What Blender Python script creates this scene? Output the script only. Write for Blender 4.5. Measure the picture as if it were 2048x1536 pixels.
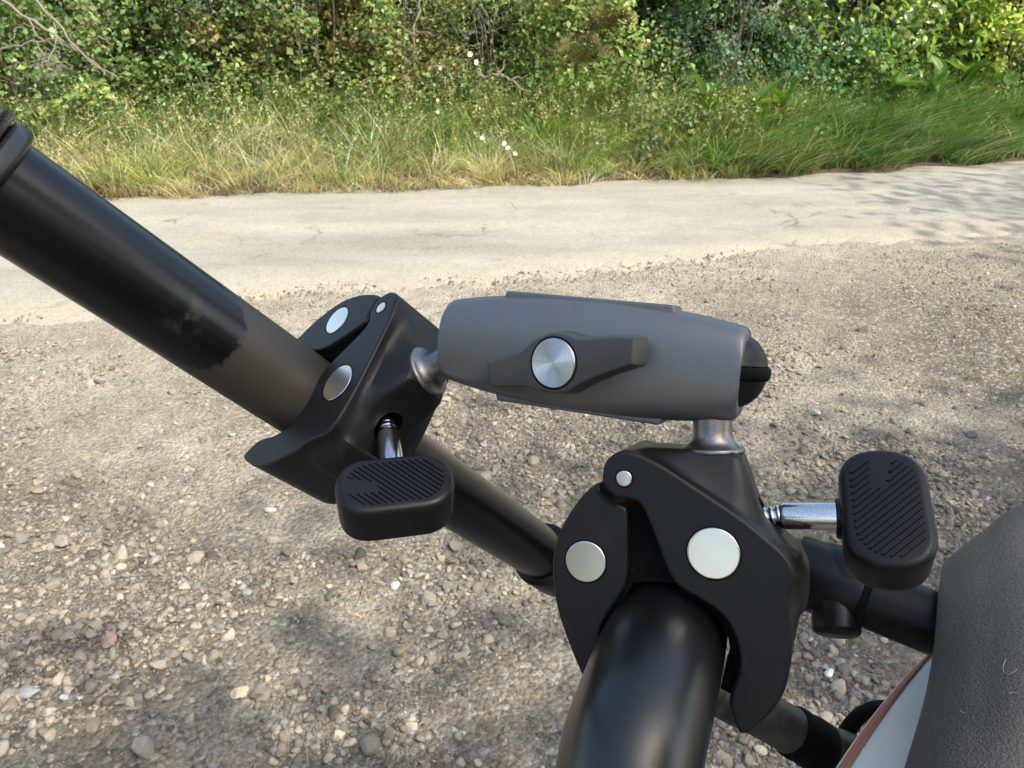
import bpy, bmesh, math, random
import numpy as np
from mathutils import Vector, Matrix

for o in list(bpy.data.objects):
    bpy.data.objects.remove(o)
S = bpy.context.scene
COL = S.collection
R = math.radians
random.seed(7)
rng = np.random.default_rng(11)

# ------------------------------------------------------------------ camera
CAM_H, PITCH, FPX = 1.35, R(26), 1479.0
cam_d = bpy.data.cameras.new('camera')
cam = bpy.data.objects.new('camera', cam_d)
COL.objects.link(cam)
cam.location = (0, 0, CAM_H)
cam.rotation_euler = (R(90) - PITCH, 0, 0)
cam_d.sensor_width = 36.0
cam_d.lens = FPX / 2048 * 36.0
cam_d.clip_start = 0.01
cam_d.clip_end = 500
cam_d.dof.use_dof = True
cam_d.dof.focus_distance = 0.195
cam_d.dof.aperture_fstop = 80
S.camera = cam

# ------------------------------------------------------------------ sky, sun, exposure
SUN = Vector((0.50, -0.42, 0.76)).normalized()
world = bpy.data.worlds.new('World')
S.world = world
world.use_nodes = True
wn = world.node_tree
sky = wn.nodes.new('ShaderNodeTexSky')
sky.sky_type = 'NISHITA'
sky.sun_disc = False
sky.sun_elevation = math.asin(SUN.z)
sky.sun_rotation = math.atan2(SUN.x, SUN.y)
sky.dust_density = 3.0
sky.ozone_density = 0.5
bg = wn.nodes['Background']
bg.inputs['Strength'].default_value = 0.15
wn.links.new(sky.outputs[0], bg.inputs[0])
sun_d = bpy.data.lights.new('sun', 'SUN')
sun_d.energy = 2.45
sun_d.angle = R(0.6)
sun_d.color = (1.0, 0.97, 0.92)
sun = bpy.data.objects.new('sun', sun_d)
COL.objects.link(sun)
sun.rotation_euler = SUN.to_track_quat('Z', 'Y').to_euler()
sun.location = (4, -3, 8)
S.view_settings.view_transform = 'Standard'
S.view_settings.look = 'None'
S.view_settings.exposure = 1.30
S.view_settings.gamma = 1.0
S.view_settings.use_white_balance = True
S.view_settings.white_balance_temperature = 6750
S.view_settings.white_balance_tint = 4
S.view_settings.use_curve_mapping = False
S.render.engine = 'CYCLES'
S.cycles.use_denoising = True
S.cycles.max_bounces = 8
S.cycles.transparent_max_bounces = 8

# ------------------------------------------------------------------ helpers
cp, sp = math.cos(PITCH), math.sin(PITCH)
MW = np.array([[1, 0, 0], [0, sp, cp], [0, cp, -sp]]).T       # (right, up, forward) -> world
CW = np.array([0, 0, CAM_H])


def W(c):                                                     # camera-frame metres -> world
    return CW + MW @ np.asarray(c, float)


def P(px, py, d):                                             # photo pixel at a distance -> world
    return W(((px - 1024) / FPX * d, (768 - py) / FPX * d, d))


def G(px, py, z=0.0):                                         # photo pixel -> point on the ground
    v = MW @ np.array([(px - 1024) / FPX, (768 - py) / FPX, 1.0])
    return CW + v * ((z - CAM_H) / v[2])


def nrm(a):
    a = np.asarray(a, float)
    return a / np.linalg.norm(a)


def tag(o, label=None, cat=None, group=None, kind=None):
    for k, v in (('label', label), ('category', cat), ('group', group), ('kind', kind)):
        if v:
            o[k] = v
    return o


def empty(name, loc=(0, 0, 0), mat=None):
    o = bpy.data.objects.new(name, None)
    COL.objects.link(o)
    o.empty_display_size = 0.02
    if mat is not None:
        o.matrix_world = mat
    else:
        o.location = loc
    return o


def obj(name, me, mat=None, parent=None, loc=None):
    o = bpy.data.objects.new(name, me)
    COL.objects.link(o)
    if mat is not None and not me.materials:
        me.materials.append(mat)
    if parent is not None:
        o.parent = parent
    if loc is not None:
        o.location = loc
    return o


def mesh(name, verts, faces, smooth=False):
    me = bpy.data.meshes.new(name)
    me.from_pydata([tuple(map(float, v)) for v in verts], [], [tuple(f) for f in faces])
    me.update()
    if smooth:
        me.polygons.foreach_set('use_smooth', [True] * len(me.polygons))
    return me


def fast_mesh(name, V, F, colors=None, smooth=False):
    """V (n,3), F (m,k) index arrays of one polygon size; colors (n,3) per vertex."""
    V = np.asarray(V, np.float32)
    F = np.asarray(F, np.int32)
    me = bpy.data.meshes.new(name)
    me.vertices.add(len(V))
    me.vertices.foreach_set('co', V.ravel())
    m, k = F.shape
    me.loops.add(m * k)
    me.loops.foreach_set('vertex_index', F.ravel())
    me.polygons.add(m)
    me.polygons.foreach_set('loop_start', np.arange(0, m * k, k, dtype=np.int32))
    me.update(calc_edges=True)
    if smooth:
        me.polygons.foreach_set('use_smooth', np.ones(m, bool))
    if colors is not None:
        a = me.color_attributes.new('Col', 'FLOAT_COLOR', 'POINT')
        c = np.ones((len(V), 4), np.float32)
        c[:, :3] = colors
        a.data.foreach_set('color', c.ravel())
    return me


def merge(parts):
    """[(V,F)] -> (V,F)"""
    vs, fs, n = [], [], 0
    for v, f in parts:
        vs += [tuple(x) for x in v]
        fs += [tuple(i + n for i in q) for q in f]
        n += len(v)
    return vs, fs


def catmull(pts, n, closed=False):
    pts = np.asarray(pts, float)
    m = len(pts)
    segs = m if closed else m - 1
    out = []
    for i in range(segs):
        if closed:
            p0, p1, p2, p3 = pts[(i - 1) % m], pts[i], pts[(i + 1) % m], pts[(i + 2) % m]
        else:
            p0, p1, p2, p3 = pts[max(i - 1, 0)], pts[i], pts[i + 1], pts[min(i + 2, m - 1)]
        for j in range(n):
            t = j / n
            out.append(0.5 * (2 * p1 + (p2 - p0) * t + (2 * p0 - 5 * p1 + 4 * p2 - p3) * t * t
                              + (3 * p1 - p0 - 3 * p2 + p3) * t ** 3))
    if not closed:
        out.append(pts[-1])
    return np.array(out)


def tube(path, radii, seg=24, caps=True):
    path = np.asarray(path, float)
    n = len(path)
    if np.isscalar(radii):
        radii = [radii] * n
    T = np.gradient(path, axis=0)
    T /= np.linalg.norm(T, axis=1)[:, None] + 1e-12
    ref = np.array([0, 0, 1.0]) if abs(T[0][2]) < 0.9 else np.array([1.0, 0, 0])
    u = nrm(np.cross(T[0], ref))
    V, F = [], []
    for i in range(n):
        u = nrm(u - T[i] * (u @ T[i]))
        w = np.cross(T[i], u)
        for j in range(seg):
            a = 2 * math.pi * j / seg
            V.append(path[i] + radii[i] * (math.cos(a) * u + math.sin(a) * w))
    for i in range(n - 1):
        for j in range(seg):
            k = (j + 1) % seg
            F.append((i * seg + j, i * seg + k, (i + 1) * seg + k, (i + 1) * seg + j))
    if caps:
        F.append(tuple(range(seg - 1, -1, -1)))
        F.append(tuple((n - 1) * seg + j for j in range(seg)))
    return V, F


def lathe(profile, seg=32, origin=(0, 0, 0), axis=(0, 0, 1), wob=None):
    """profile [(r, h)] about axis; ends closed."""
    ax = nrm(axis)
    ref = np.array([0, 0, 1.0]) if abs(ax[2]) < 0.9 else np.array([1.0, 0, 0])
    u = nrm(np.cross(ref, ax))
    w = np.cross(ax, u)
    V, F = [], []
    n = len(profile)
    for i, (r, h) in enumerate(profile):
        for j in range(seg):
            a = 2 * math.pi * j / seg
            rr = r if wob is None else r + wob(a, h)
            V.append(np.asarray(origin) + ax * h + rr * (math.cos(a) * u + math.sin(a) * w))
    for i in range(n - 1):
        for j in range(seg):
            k = (j + 1) % seg
            F.append((i * seg + j, i * seg + k, (i + 1) * seg + k, (i + 1) * seg + j))
    F.append(tuple(range(seg - 1, -1, -1)))
    F.append(tuple((n - 1) * seg + j for j in range(seg)))
    return V, F


def auto_smooth(o, ang=35, flat_z=False):
    me = o.data
    me.polygons.foreach_set('use_smooth', [True] * len(me.polygons))
    bm = bmesh.new()
    bm.from_mesh(me)
    bmesh.ops.recalc_face_normals(bm, faces=bm.faces)
    if flat_z:
        for q in bm.faces:
            q.smooth = abs(q.normal.z) < 0.9995
    for e in bm.edges:
        if len(e.link_faces) == 2 and e.calc_face_angle(0) > R(ang):
            e.smooth = False
    bm.to_mesh(me)
    bm.free()
    return o


def bevel(o, w, seg=3, ang=30):
    m = o.modifiers.new('bevel', 'BEVEL')
    m.width = w
    m.segments = seg
    m.limit_method = 'ANGLE'
    m.angle_limit = R(ang)
    m.harden_normals = False
    return o


def smooth_all(o):
    o.data.polygons.foreach_set('use_smooth', [True] * len(o.data.polygons))
    return o


# ------------------------------------------------------------------ materials
def newmat(name):
    m = bpy.data.materials.new(name)
    m.use_nodes = True
    nt = m.node_tree
    return m, nt, nt.nodes['Principled BSDF']


def N(nt, kind, **kw):
    n = nt.nodes.new('ShaderNode' + kind)
    for k, v in kw.items():
        if k in n.inputs:
            n.inputs[k].default_value = v
        else:
            setattr(n, k, v)
    return n


def ramp(nt, stops, fac=None):
    r = nt.nodes.new('ShaderNodeValToRGB')
    e = r.color_ramp.elements
    while len(e) < len(stops):
        e.new(0.5)
    for q, (p, c) in zip(e, stops):
        q.position = p
        q.color = (*c, 1) if len(c) == 3 else c
    if fac is not None:
        nt.links.new(fac, r.inputs[0])
    return r


def mixc(nt, a, b, fac, mode='MIX'):
    m = nt.nodes.new('ShaderNodeMix')
    m.data_type = 'RGBA'
    m.blend_type = mode
    for s, v in ((6, a), (7, b), (0, fac)):
        if hasattr(v, 'is_linked') or isinstance(v, bpy.types.NodeSocket):
            nt.links.new(v, m.inputs[s])
        else:
            m.inputs[s].default_value = (*v, 1) if isinstance(v, tuple) else v
    return m.outputs[2]


def objcoord(nt):
    return N(nt, 'TexCoord').outputs['Object']


def noise(nt, co, scale, detail=4, rough=0.6):
    n = N(nt, 'TexNoise')
    n.inputs['Scale'].default_value = scale
    n.inputs['Detail'].default_value = detail
    n.inputs['Roughness'].default_value = rough
    nt.links.new(co, n.inputs['Vector'])
    return n.outputs['Fac']


def bump(nt, bsdf, height, strength, dist):
    b = N(nt, 'Bump')
    b.inputs['Strength'].default_value = strength
    b.inputs['Distance'].default_value = dist
    nt.links.new(height, b.inputs['Height'])
    nt.links.new(b.outputs[0], bsdf.inputs['Normal'])
    return b


def mat_plastic(name, base, rough, dust=(0.09, 0.075, 0.06), dust_lo=0.52, dust_hi=0.9, dust_amt=0.5,
                metal=0.0, grain=0.05, gscale=2500, spec=0.5, speck=0.2):
    m, nt, b = newmat(name)
    co = objcoord(nt)
    big = noise(nt, co, 45, 5, 0.65)
    fine = noise(nt, co, gscale, 2, 0.6)
    r = ramp(nt, [(dust_lo, (0, 0, 0)), (dust_hi, (dust_amt,) * 3)], big)
    c = mixc(nt, tuple(base), tuple(dust), r.outputs[0])
    v = ramp(nt, [(0.3, (1 - speck,) * 3), (0.7, (1 + speck,) * 3)], fine)
    c = mixc(nt, c, v.outputs[0], 1.0, 'MULTIPLY')
    nt.links.new(c, b.inputs['Base Color'])
    rr = N(nt, 'MapRange')
    rr.inputs['To Min'].default_value = rough * 0.85
    rr.inputs['To Max'].default_value = min(1, rough * 1.25)
    nt.links.new(big, rr.inputs['Value'])
    nt.links.new(rr.outputs[0], b.inputs['Roughness'])
    b.inputs['Metallic'].default_value = metal
    b.inputs['Specular IOR Level'].default_value = spec
    if grain:
        bump(nt, b, fine, grain, 0.0004)
    return m


M_CLAMP = mat_plastic('black_clamp_polymer', (0.0062, 0.0066, 0.0078), 0.42, dust=(0.05, 0.042, 0.033), dust_amt=0.4, dust_lo=0.55, grain=0.06, spec=0.38)
def wear(m, base_add=(0.055, 0.055, 0.058), amt=0.5):
    nt = m.node_tree
    b = nt.nodes['Principled BSDF']
    src = b.inputs['Base Color'].links[0].from_socket
    g = N(nt, 'NewGeometry')
    r = ramp(nt, [(0.515, (0, 0, 0)), (0.60, (amt,) * 3)], g.outputs['Pointiness'])
    n_ = ramp(nt, [(0.35, (0, 0, 0)), (0.65, (1, 1, 1))], noise(nt, objcoord(nt), 160, 4, 0.7))
    q = N(nt, 'Math', operation='MULTIPLY')
    nt.links.new(r.outputs[0], q.inputs[0])
    nt.links.new(n_.outputs[0], q.inputs[1])
    nt.links.new(mixc(nt, src, tuple(base_add), q.outputs[0]), b.inputs['Base Color'])


wear(M_CLAMP)
M_KNOB = mat_plastic('black_knob_polymer', (0.0085, 0.009, 0.011), 0.36, dust=(0.05, 0.042, 0.033), dust_amt=0.35, dust_lo=0.55, grain=0.04, spec=0.28)
M_PAD = mat_plastic('black_rubber', (0.004, 0.004, 0.004), 0.7, dust=(0.03, 0.026, 0.02), dust_amt=0.3, spec=0.12)
M_ARM = mat_plastic('grey_anodised_alloy', (0.178, 0.183, 0.192), 0.36, dust=(0.16, 0.145, 0.125), dust_amt=0.35,
                    metal=0.55, grain=0.10, gscale=3200, speck=0.10)
M_ARMK = mat_plastic('grey_lever_alloy', (0.066, 0.067, 0.070), 0.42, dust=(0.10, 0.09, 0.08), dust_amt=0.4,
                     metal=0.3, grain=0.1, gscale=3200, speck=0.12)
M_STUD = mat_plastic('steel_stud', (0.27, 0.255, 0.25), 0.36, dust=(0.15, 0.13, 0.11), dust_amt=0.25, metal=1.0, grain=0.05)
M_CHROME = mat_plastic('chrome_screw', (0.68, 0.68, 0.69), 0.16, dust=(0.3, 0.27, 0.23), dust_amt=0.3, metal=1.0, grain=0.02)
M_DISC = mat_plastic('worn_pin_steel', (0.80, 0.74, 0.65), 0.24, dust=(0.6, 0.5, 0.38), dust_amt=0.4, dust_lo=0.45,
                     metal=1.0, grain=0.0, speck=0.0)
M_RING = mat_plastic('turned_aluminium', (0.72, 0.73, 0.74), 0.22, dust=(0.5, 0.48, 0.45), dust_amt=0.1, metal=1.0, grain=0.0, speck=0.0)
M_GRIP = mat_plastic('knurled_rubber', (0.014, 0.014, 0.016), 0.5, dust_amt=0.3)
M_FLANGE = mat_plastic('satin_black_flange', (0.016, 0.017, 0.020), 0.36, dust_amt=0.15, spec=0.7)
M_TUBE = mat_plastic('black_lacquer_tube', (0.0045, 0.0048, 0.0056), 0.30, dust=(0.04, 0.034, 0.027), dust_amt=0.3, dust_lo=0.56, grain=0.02, spec=0.25)
M_BENT = mat_plastic('satin_black_tube', (0.006, 0.0064, 0.0076), 0.30, dust=(0.05, 0.042, 0.033), dust_amt=0.35, dust_lo=0.5, grain=0.05, spec=0.7)
M_LOWTUBE = mat_plastic('dusty_black_tube', (0.02, 0.018, 0.016), 0.5, dust=(0.19, 0.165, 0.13), dust_lo=0.35, dust_hi=0.72,
                        dust_amt=0.75)


def mat_dusty_tube():
    m, nt, b = newmat('black_tube_with_dust')
    co = objcoord(nt)
    at = N(nt, 'Attribute', attribute_name='along')
    ac = N(nt, 'Attribute', attribute_name='round')
    n1 = noise(nt, co, 38, 3, 0.55)
    n2 = noise(nt, co, 420, 3, 0.6)
    fine = noise(nt, co, 2600, 2, 0.6)

    def math_(op, a, b_):
        q = N(nt, 'Math', operation=op)
        for i, v in enumerate((a, b_)):
            if isinstance(v, bpy.types.NodeSocket):
                nt.links.new(v, q.inputs[i])
            else:
                q.inputs[i].default_value = v
        return q.outputs[0]
    x = math_('ADD', at.outputs['Fac'], math_('MULTIPLY', math_('SUBTRACT', n1, 0.5), 0.022))
    x = math_('ADD', x, math_('MULTIPLY', math_('SUBTRACT', n2, 0.5), 0.007))
    x = math_('ADD', x, math_('MULTIPLY', math_('MULTIPLY', ac.outputs['Fac'], ac.outputs['Fac']), 0.085))
    mr = N(nt, 'MapRange')
    mr.inputs['From Min'].default_value = 0.0660
    mr.inputs['From Max'].default_value = 0.0678
    nt.links.new(x, mr.inputs['Value'])
    mr2 = N(nt, 'MapRange')
    mr2.inputs['From Min'].default_value = 0.142
    mr2.inputs['From Max'].default_value = 0.128
    nt.links.new(at.outputs['Fac'], mr2.inputs['Value'])
    amt = math_('MULTIPLY', mr.outputs[0], math_('ADD', 0.30, math_('MULTIPLY', fine, 0.40)))
    amt = math_('MULTIPLY', amt, mr2.outputs[0])
    s1 = math_('SUBTRACT', 1.0, math_('DIVIDE', math_('ABSOLUTE', math_('SUBTRACT', at.outputs['Fac'], 0.0495), 0.0), 0.0075))
    s2 = math_('SUBTRACT', 1.0, math_('DIVIDE', ac.outputs['Fac'], 0.14))
    sm = math_('MULTIPLY', math_('MAXIMUM', s1, 0.0), math_('MAXIMUM', s2, 0.0))
    sm = math_('MULTIPLY', sm, ramp(nt, [(0.45, (0, 0, 0)), (0.6, (1, 1, 1))], noise(nt, co, 150, 4, 0.7)).outputs[0])
    amt = math_('ADD', amt, math_('MULTIPLY', sm, 0.8))
    c = mixc(nt, (0.0042, 0.0046, 0.0056), (0.088, 0.072, 0.055), amt)
    b.inputs['Specular IOR Level'].default_value = 0.5
    nt.links.new(c, b.inputs['Base Color'])
    rg = N(nt, 'MapRange')
    rg.inputs['To Min'].default_value = 0.24
    rg.inputs['To Max'].default_value = 0.5
    nt.links.new(math_('MULTIPLY', mr.outputs[0], mr2.outputs[0]), rg.inputs['Value'])
    nt.links.new(rg.outputs[0], b.inputs['Roughness'])
    bump(nt, b, fine, 0.06, 0.0004)
    return m


M_DUSTY = mat_dusty_tube()


def mat_vinyl():
    m, nt, b = newmat('grained_grey_vinyl')
    co = objcoord(nt)
    vo = N(nt, 'TexVoronoi', feature='F1')
    vo.inputs['Scale'].default_value = 1300
    nt.links.new(co, vo.inputs['Vector'])
    big = noise(nt, co, 14, 5, 0.6)
    fine = noise(nt, co, 1300, 2, 0.6)
    r = ramp(nt, [(0.3, (0.062, 0.056, 0.048)), (0.75, (0.115, 0.101, 0.084))], big)
    r2 = ramp(nt, [(0.25, (0.55,) * 3), (0.8, (1.5,) * 3)], fine)
    c = mixc(nt, r.outputs[0], r2.outputs[0], 1.0, 'MULTIPLY')
    nt.links.new(c, b.inputs['Base Color'])
    b.inputs['Roughness'].default_value = 0.62
    h = N(nt, 'Math', operation='ADD')
    nt.links.new(vo.outputs['Distance'], h.inputs[0])
    nt.links.new(fine, h.inputs[1])
    bump(nt, b, h.outputs[0], 0.5, 0.0006)
    return m


M_VINYL = mat_vinyl()
M_WHITE = mat_plastic('white_panel_sun_tint', (0.90, 0.86, 0.76), 0.34, dust=(0.6, 0.54, 0.45), dust_amt=0.25, grain=0.0, speck=0.0)  # white base tinted cream to stand in for warm sunlight on it
M_RED = mat_plastic('red_stripe', (0.52, 0.18, 0.12), 0.4, dust=(0.4, 0.25, 0.2), dust_amt=0.3, grain=0.0)


def mat_earth():
    m, nt, b = newmat('gravelly_earth')
    co = objcoord(nt)
    big = noise(nt, co, 1.1, 5, 0.6)
    mid = noise(nt, co, 9, 5, 0.7)
    fine = noise(nt, co, 90, 6, 0.75)
    vo = N(nt, 'TexVoronoi', feature='F1')
    vo.inputs['Scale'].default_value = 75
    nt.links.new(co, vo.inputs['Vector'])
    vo2 = N(nt, 'TexVoronoi', feature='F1')
    vo2.inputs['Scale'].default_value = 190
    nt.links.new(co, vo2.inputs['Vector'])
    base = ramp(nt, [(0.32, (0.170, 0.138, 0.102)), (0.5, (0.245, 0.201, 0.150)), (0.68, (0.35, 0.292, 0.218))], big)
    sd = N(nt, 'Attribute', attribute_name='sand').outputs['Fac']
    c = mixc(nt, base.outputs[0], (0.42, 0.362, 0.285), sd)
    c = mixc(nt, c, ramp(nt, [(0.3, (0.72,) * 3), (0.7, (1.25,) * 3)], mid).outputs[0], 1.0, 'MULTIPLY')
    # grit: each cell its own tone
    g = N(nt, 'SeparateColor')
    nt.links.new(vo.outputs['Color'], g.inputs[0])
    gr = ramp(nt, [(0.0, (0.11, 0.096, 0.08)), (0.4, (0.22, 0.195, 0.16)), (0.75, (0.34, 0.30, 0.245)), (1.0, (0.50, 0.46, 0.40))], g.outputs[0])
    sel = ramp(nt, [(0.5, (0, 0, 0)), (0.57, (0.8,) * 3)], g.outputs[1])
    keep = N(nt, 'Math', operation='MULTIPLY_ADD')
    keep.inputs[1].default_value = -0.75
    keep.inputs[2].default_value = 1.0
    nt.links.new(sd, keep.inputs[0])
    sm = N(nt, 'Math', operation='MULTIPLY')
    nt.links.new(sel.outputs[0], sm.inputs[0])
    nt.links.new(keep.outputs[0], sm.inputs[1])
    c = mixc(nt, c, gr.outputs[0], sm.outputs[0])
    g2 = N(nt, 'SeparateColor')
    nt.links.new(vo2.outputs['Color'], g2.inputs[0])
    c = mixc(nt, c, ramp(nt, [(0.0, (0.62,) * 3), (1.0, (1.35,) * 3)], g2.outputs[0]).outputs[0], 0.8, 'MULTIPLY')
    c = mixc(nt, c, ramp(nt, [(0.3, (0.6,) * 3), (0.75, (1.3,) * 3)], fine).outputs[0], 0.8, 'MULTIPLY')
    nt.links.new(c, b.inputs['Base Color'])
    b.inputs['Roughness'].default_value = 0.95
    b.inputs['Specular IOR Level'].default_value = 0.2
    inv = N(nt, 'Math', operation='MULTIPLY_ADD')
    inv.inputs[1].default_value = -1.0
    inv.inputs[2].default_value = 1.0
    nt.links.new(vo.outputs['Distance'], inv.inputs[0])
    h = N(nt, 'Math', operation='ADD')
    nt.links.new(inv.outputs[0], h.inputs[0])
    nt.links.new(fine, h.inputs[1])
    bump(nt, b, h.outputs[0], 0.9, 0.012)
    return m


M_EARTH = mat_earth()


def mat_road():
    m, nt, b = newmat('dusty_worn_tarmac')
    co = objcoord(nt)
    mp = N(nt, 'Mapping')
    mp.inputs['Scale'].default_value = (0.35, 1.6, 1)
    nt.links.new(co, mp.inputs['Vector'])
    streak = noise(nt, mp.outputs[0], 1.1, 5, 0.6)
    mid = noise(nt, co, 7, 5, 0.65)
    fine = noise(nt, co, 140, 4, 0.75)
    vo = N(nt, 'TexVoronoi', feature='F1')
    vo.inputs['Scale'].default_value = 110
    nt.links.new(co, vo.inputs['Vector'])
    base = ramp(nt, [(0.30, (0.245, 0.225, 0.190)), (0.52, (0.325, 0.300, 0.253)), (0.72, (0.385, 0.352, 0.295))], streak)
    # brown dirt along old ruts
    dirt = ramp(nt, [(0.60, (0, 0, 0)), (0.72, (0.7,) * 3)], mid)
    wob = ramp(nt, [(0.45, (0, 0, 0)), (0.62, (1, 1, 1))], streak)
    dm = N(nt, 'Math', operation='MULTIPLY')
    nt.links.new(dirt.outputs[0], dm.inputs[0])
    nt.links.new(wob.outputs[0], dm.inputs[1])
    c = mixc(nt, base.outputs[0], (0.25, 0.185, 0.115), dm.outputs[0])
    eg = N(nt, 'Attribute', attribute_name='edge').outputs['Fac']
    em = N(nt, 'Math', operation='ADD')
    nt.links.new(eg, em.inputs[0])
    en = N(nt, 'MapRange')
    en.inputs['To Min'].default_value = -0.75
    en.inputs['To Max'].default_value = 0.55
    nt.links.new(noise(nt, co, 4, 6, 0.7), en.inputs['Value'])
    nt.links.new(en.outputs[0], em.inputs[1])
    es = ramp(nt, [(0.15, (0, 0, 0)), (0.75, (0.9,) * 3)], em.outputs[0])
    c = mixc(nt, c, (0.36, 0.31, 0.24), es.outputs[0])
    g = N(nt, 'SeparateColor')
    nt.links.new(vo.outputs['Color'], g.inputs[0])
    c = mixc(nt, c, ramp(nt, [(0.0, (0.72,) * 3), (0.5, (1.0,) * 3), (1.0, (1.18,) * 3)], g.outputs[0]).outputs[0], 0.8, 'MULTIPLY')
    c = mixc(nt, c, ramp(nt, [(0.3, (0.8,) * 3), (0.7, (1.12,) * 3)], fine).outputs[0], 0.8, 'MULTIPLY')
    # worn cracks and darker aggregate showing through
    wv = N(nt, 'TexNoise')
    wv.inputs['Scale'].default_value = 3.0
    nt.links.new(co, wv.inputs['Vector'])
    wa = N(nt, 'VectorMath', operation='MULTIPLY_ADD')
    wa.inputs[1].default_value = (0.5, 0.5, 0)
    nt.links.new(wv.outputs['Color'], wa.inputs[0])
    nt.links.new(co, wa.inputs[2])
    ck = N(nt, 'TexVoronoi', feature='DISTANCE_TO_EDGE')
    ck.inputs['Scale'].default_value = 0.9
    nt.links.new(wa.outputs[0], ck.inputs['Vector'])
    ckr = ramp(nt, [(0.0, (1, 1, 1)), (0.016, (0, 0, 0))], ck.outputs['Distance'])
    ckm = ramp(nt, [(0.5, (0, 0, 0)), (0.62, (0.75,) * 3)], noise(nt, co, 1.3, 3, 0.6))
    cm = N(nt, 'Math', operation='MULTIPLY')
    nt.links.new(ckr.outputs[0], cm.inputs[0])
    nt.links.new(ckm.outputs[0], cm.inputs[1])
    c = mixc(nt, c, (0.13, 0.105, 0.08), cm.outputs[0])
    wr = ramp(nt, [(0.52, (0, 0, 0)), (0.75, (0.55,) * 3)], noise(nt, co, 2.4, 8, 0.75))
    c = mixc(nt, c, (0.20, 0.185, 0.16), wr.outputs[0])
    nt.links.new(c, b.inputs['Base Color'])
    b.inputs['Roughness'].default_value = 0.9
    b.inputs['Specular IOR Level'].default_value = 0.25
    bump(nt, b, fine, 0.5, 0.006)
    return m


M_ROAD = mat_road()


def mat_attr(name, rough=0.9, spec=0.2, grain=True, rnd=None):
    m, nt, b = newmat(name)
    co = objcoord(nt)
    fine = noise(nt, co, 160, 4, 0.7)
    if rnd:
        oi = N(nt, 'ObjectInfo')
        src = ramp(nt, rnd, oi.outputs['Random']).outputs[0]
    else:
        src = N(nt, 'Attribute', attribute_name='Col').outputs['Color']
    c = mixc(nt, src, ramp(nt, [(0.3, (0.72,) * 3), (0.7, (1.25,) * 3)], fine).outputs[0], 0.9, 'MULTIPLY')
    nt.links.new(c, b.inputs['Base Color'])
    b.inputs['Roughness'].default_value = rough
    b.inputs['Specular IOR Level'].default_value = spec
    if grain:
        bump(nt, b, fine, 0.5, 0.004)
    return m


STONE_TONES = [(0.0, (0.143, 0.121, 0.098)), (0.2, (0.208, 0.177, 0.141)), (0.4, (0.236, 0.200, 0.158)), (0.6, (0.273, 0.227, 0.175)),
               (0.75, (0.239, 0.213, 0.179)), (0.88, (0.311, 0.263, 0.205)), (1.0, (0.262, 0.214, 0.167))]
M_STONES = mat_attr('mixed_gravel_stone')
M_STONE = mat_attr('loose_stone', rnd=STONE_TONES)


def mat_leaf(name, rough=0.5, spec=0.35, trans=0.42, tint=(1.12, 1.06, 0.65), color=None):
    m, nt, b = newmat(name)
    if color:
        src = N(nt, 'RGB')
        src.outputs[0].default_value = (*color, 1)
        src = src.outputs[0]
        oi = N(nt, 'ObjectInfo')
        src = mixc(nt, src, ramp(nt, [(0, (0.6, 0.65, 0.6)), (0.5, (1, 1, 1)), (1, (1.5, 1.3, 0.8))], oi.outputs['Random']).outputs[0], 1.0, 'MULTIPLY')
    else:
        src = N(nt, 'Attribute', attribute_name='Col').outputs['Color']
    nt.links.new(src, b.inputs['Base Color'])
    b.inputs['Roughness'].default_value = rough
    b.inputs['Specular IOR Level'].default_value = spec
    t = N(nt, 'BsdfTranslucent')
    tc = mixc(nt, src, tuple(tint), 1.0, 'MULTIPLY')
    nt.links.new(tc, t.inputs['Color'])
    mx = N(nt, 'MixShader')
    mx.inputs[0].default_value = trans
    out = nt.nodes['Material Output']
    nt.links.new(b.outputs[0], mx.inputs[1])
    nt.links.new(t.outputs[0], mx.inputs[2])
    nt.links.new(mx.outputs[0], out.inputs['Surface'])
    return m


M_LEAF = mat_leaf('hedge_leaf')
M_GLOSSY = mat_leaf('glossy_leaf', rough=0.27, spec=0.6, trans=0.35)
M_GLOSSYO = mat_leaf('glossy_single_leaf', rough=0.25, spec=0.6, trans=0.35, color=(0.20, 0.31, 0.035))
M_DOCK = mat_leaf('dock_leaf', rough=0.38, spec=0.45, trans=0.4, color=(0.115, 0.22, 0.035))
M_GRASS = mat_leaf('grass_blade', rough=0.5, spec=0.3, trans=0.4, tint=(1.1, 1.08, 0.6))
M_BARK = mat_plastic('weathered_twig', (0.20, 0.16, 0.12), 0.8, dust=(0.34, 0.29, 0.24), dust_amt=0.7, dust_lo=0.4)
M_TRUNK = mat_plastic('tree_bark', (0.10, 0.08, 0.06), 0.9, dust_amt=0.2)
M_STEM = mat_plastic('green_stem', (0.10, 0.12, 0.04), 0.6, dust_amt=0.1)
M_PETAL = mat_leaf('white_petal', rough=0.6, trans=0.4, tint=(1, 1, 1), color=(0.80, 0.80, 0.80))
M_SOIL = mat_plastic('verge_soil', (0.075, 0.055, 0.036), 0.95, dust=(0.11, 0.08, 0.05), dust_amt=0.7, dust_lo=0.4)

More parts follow.
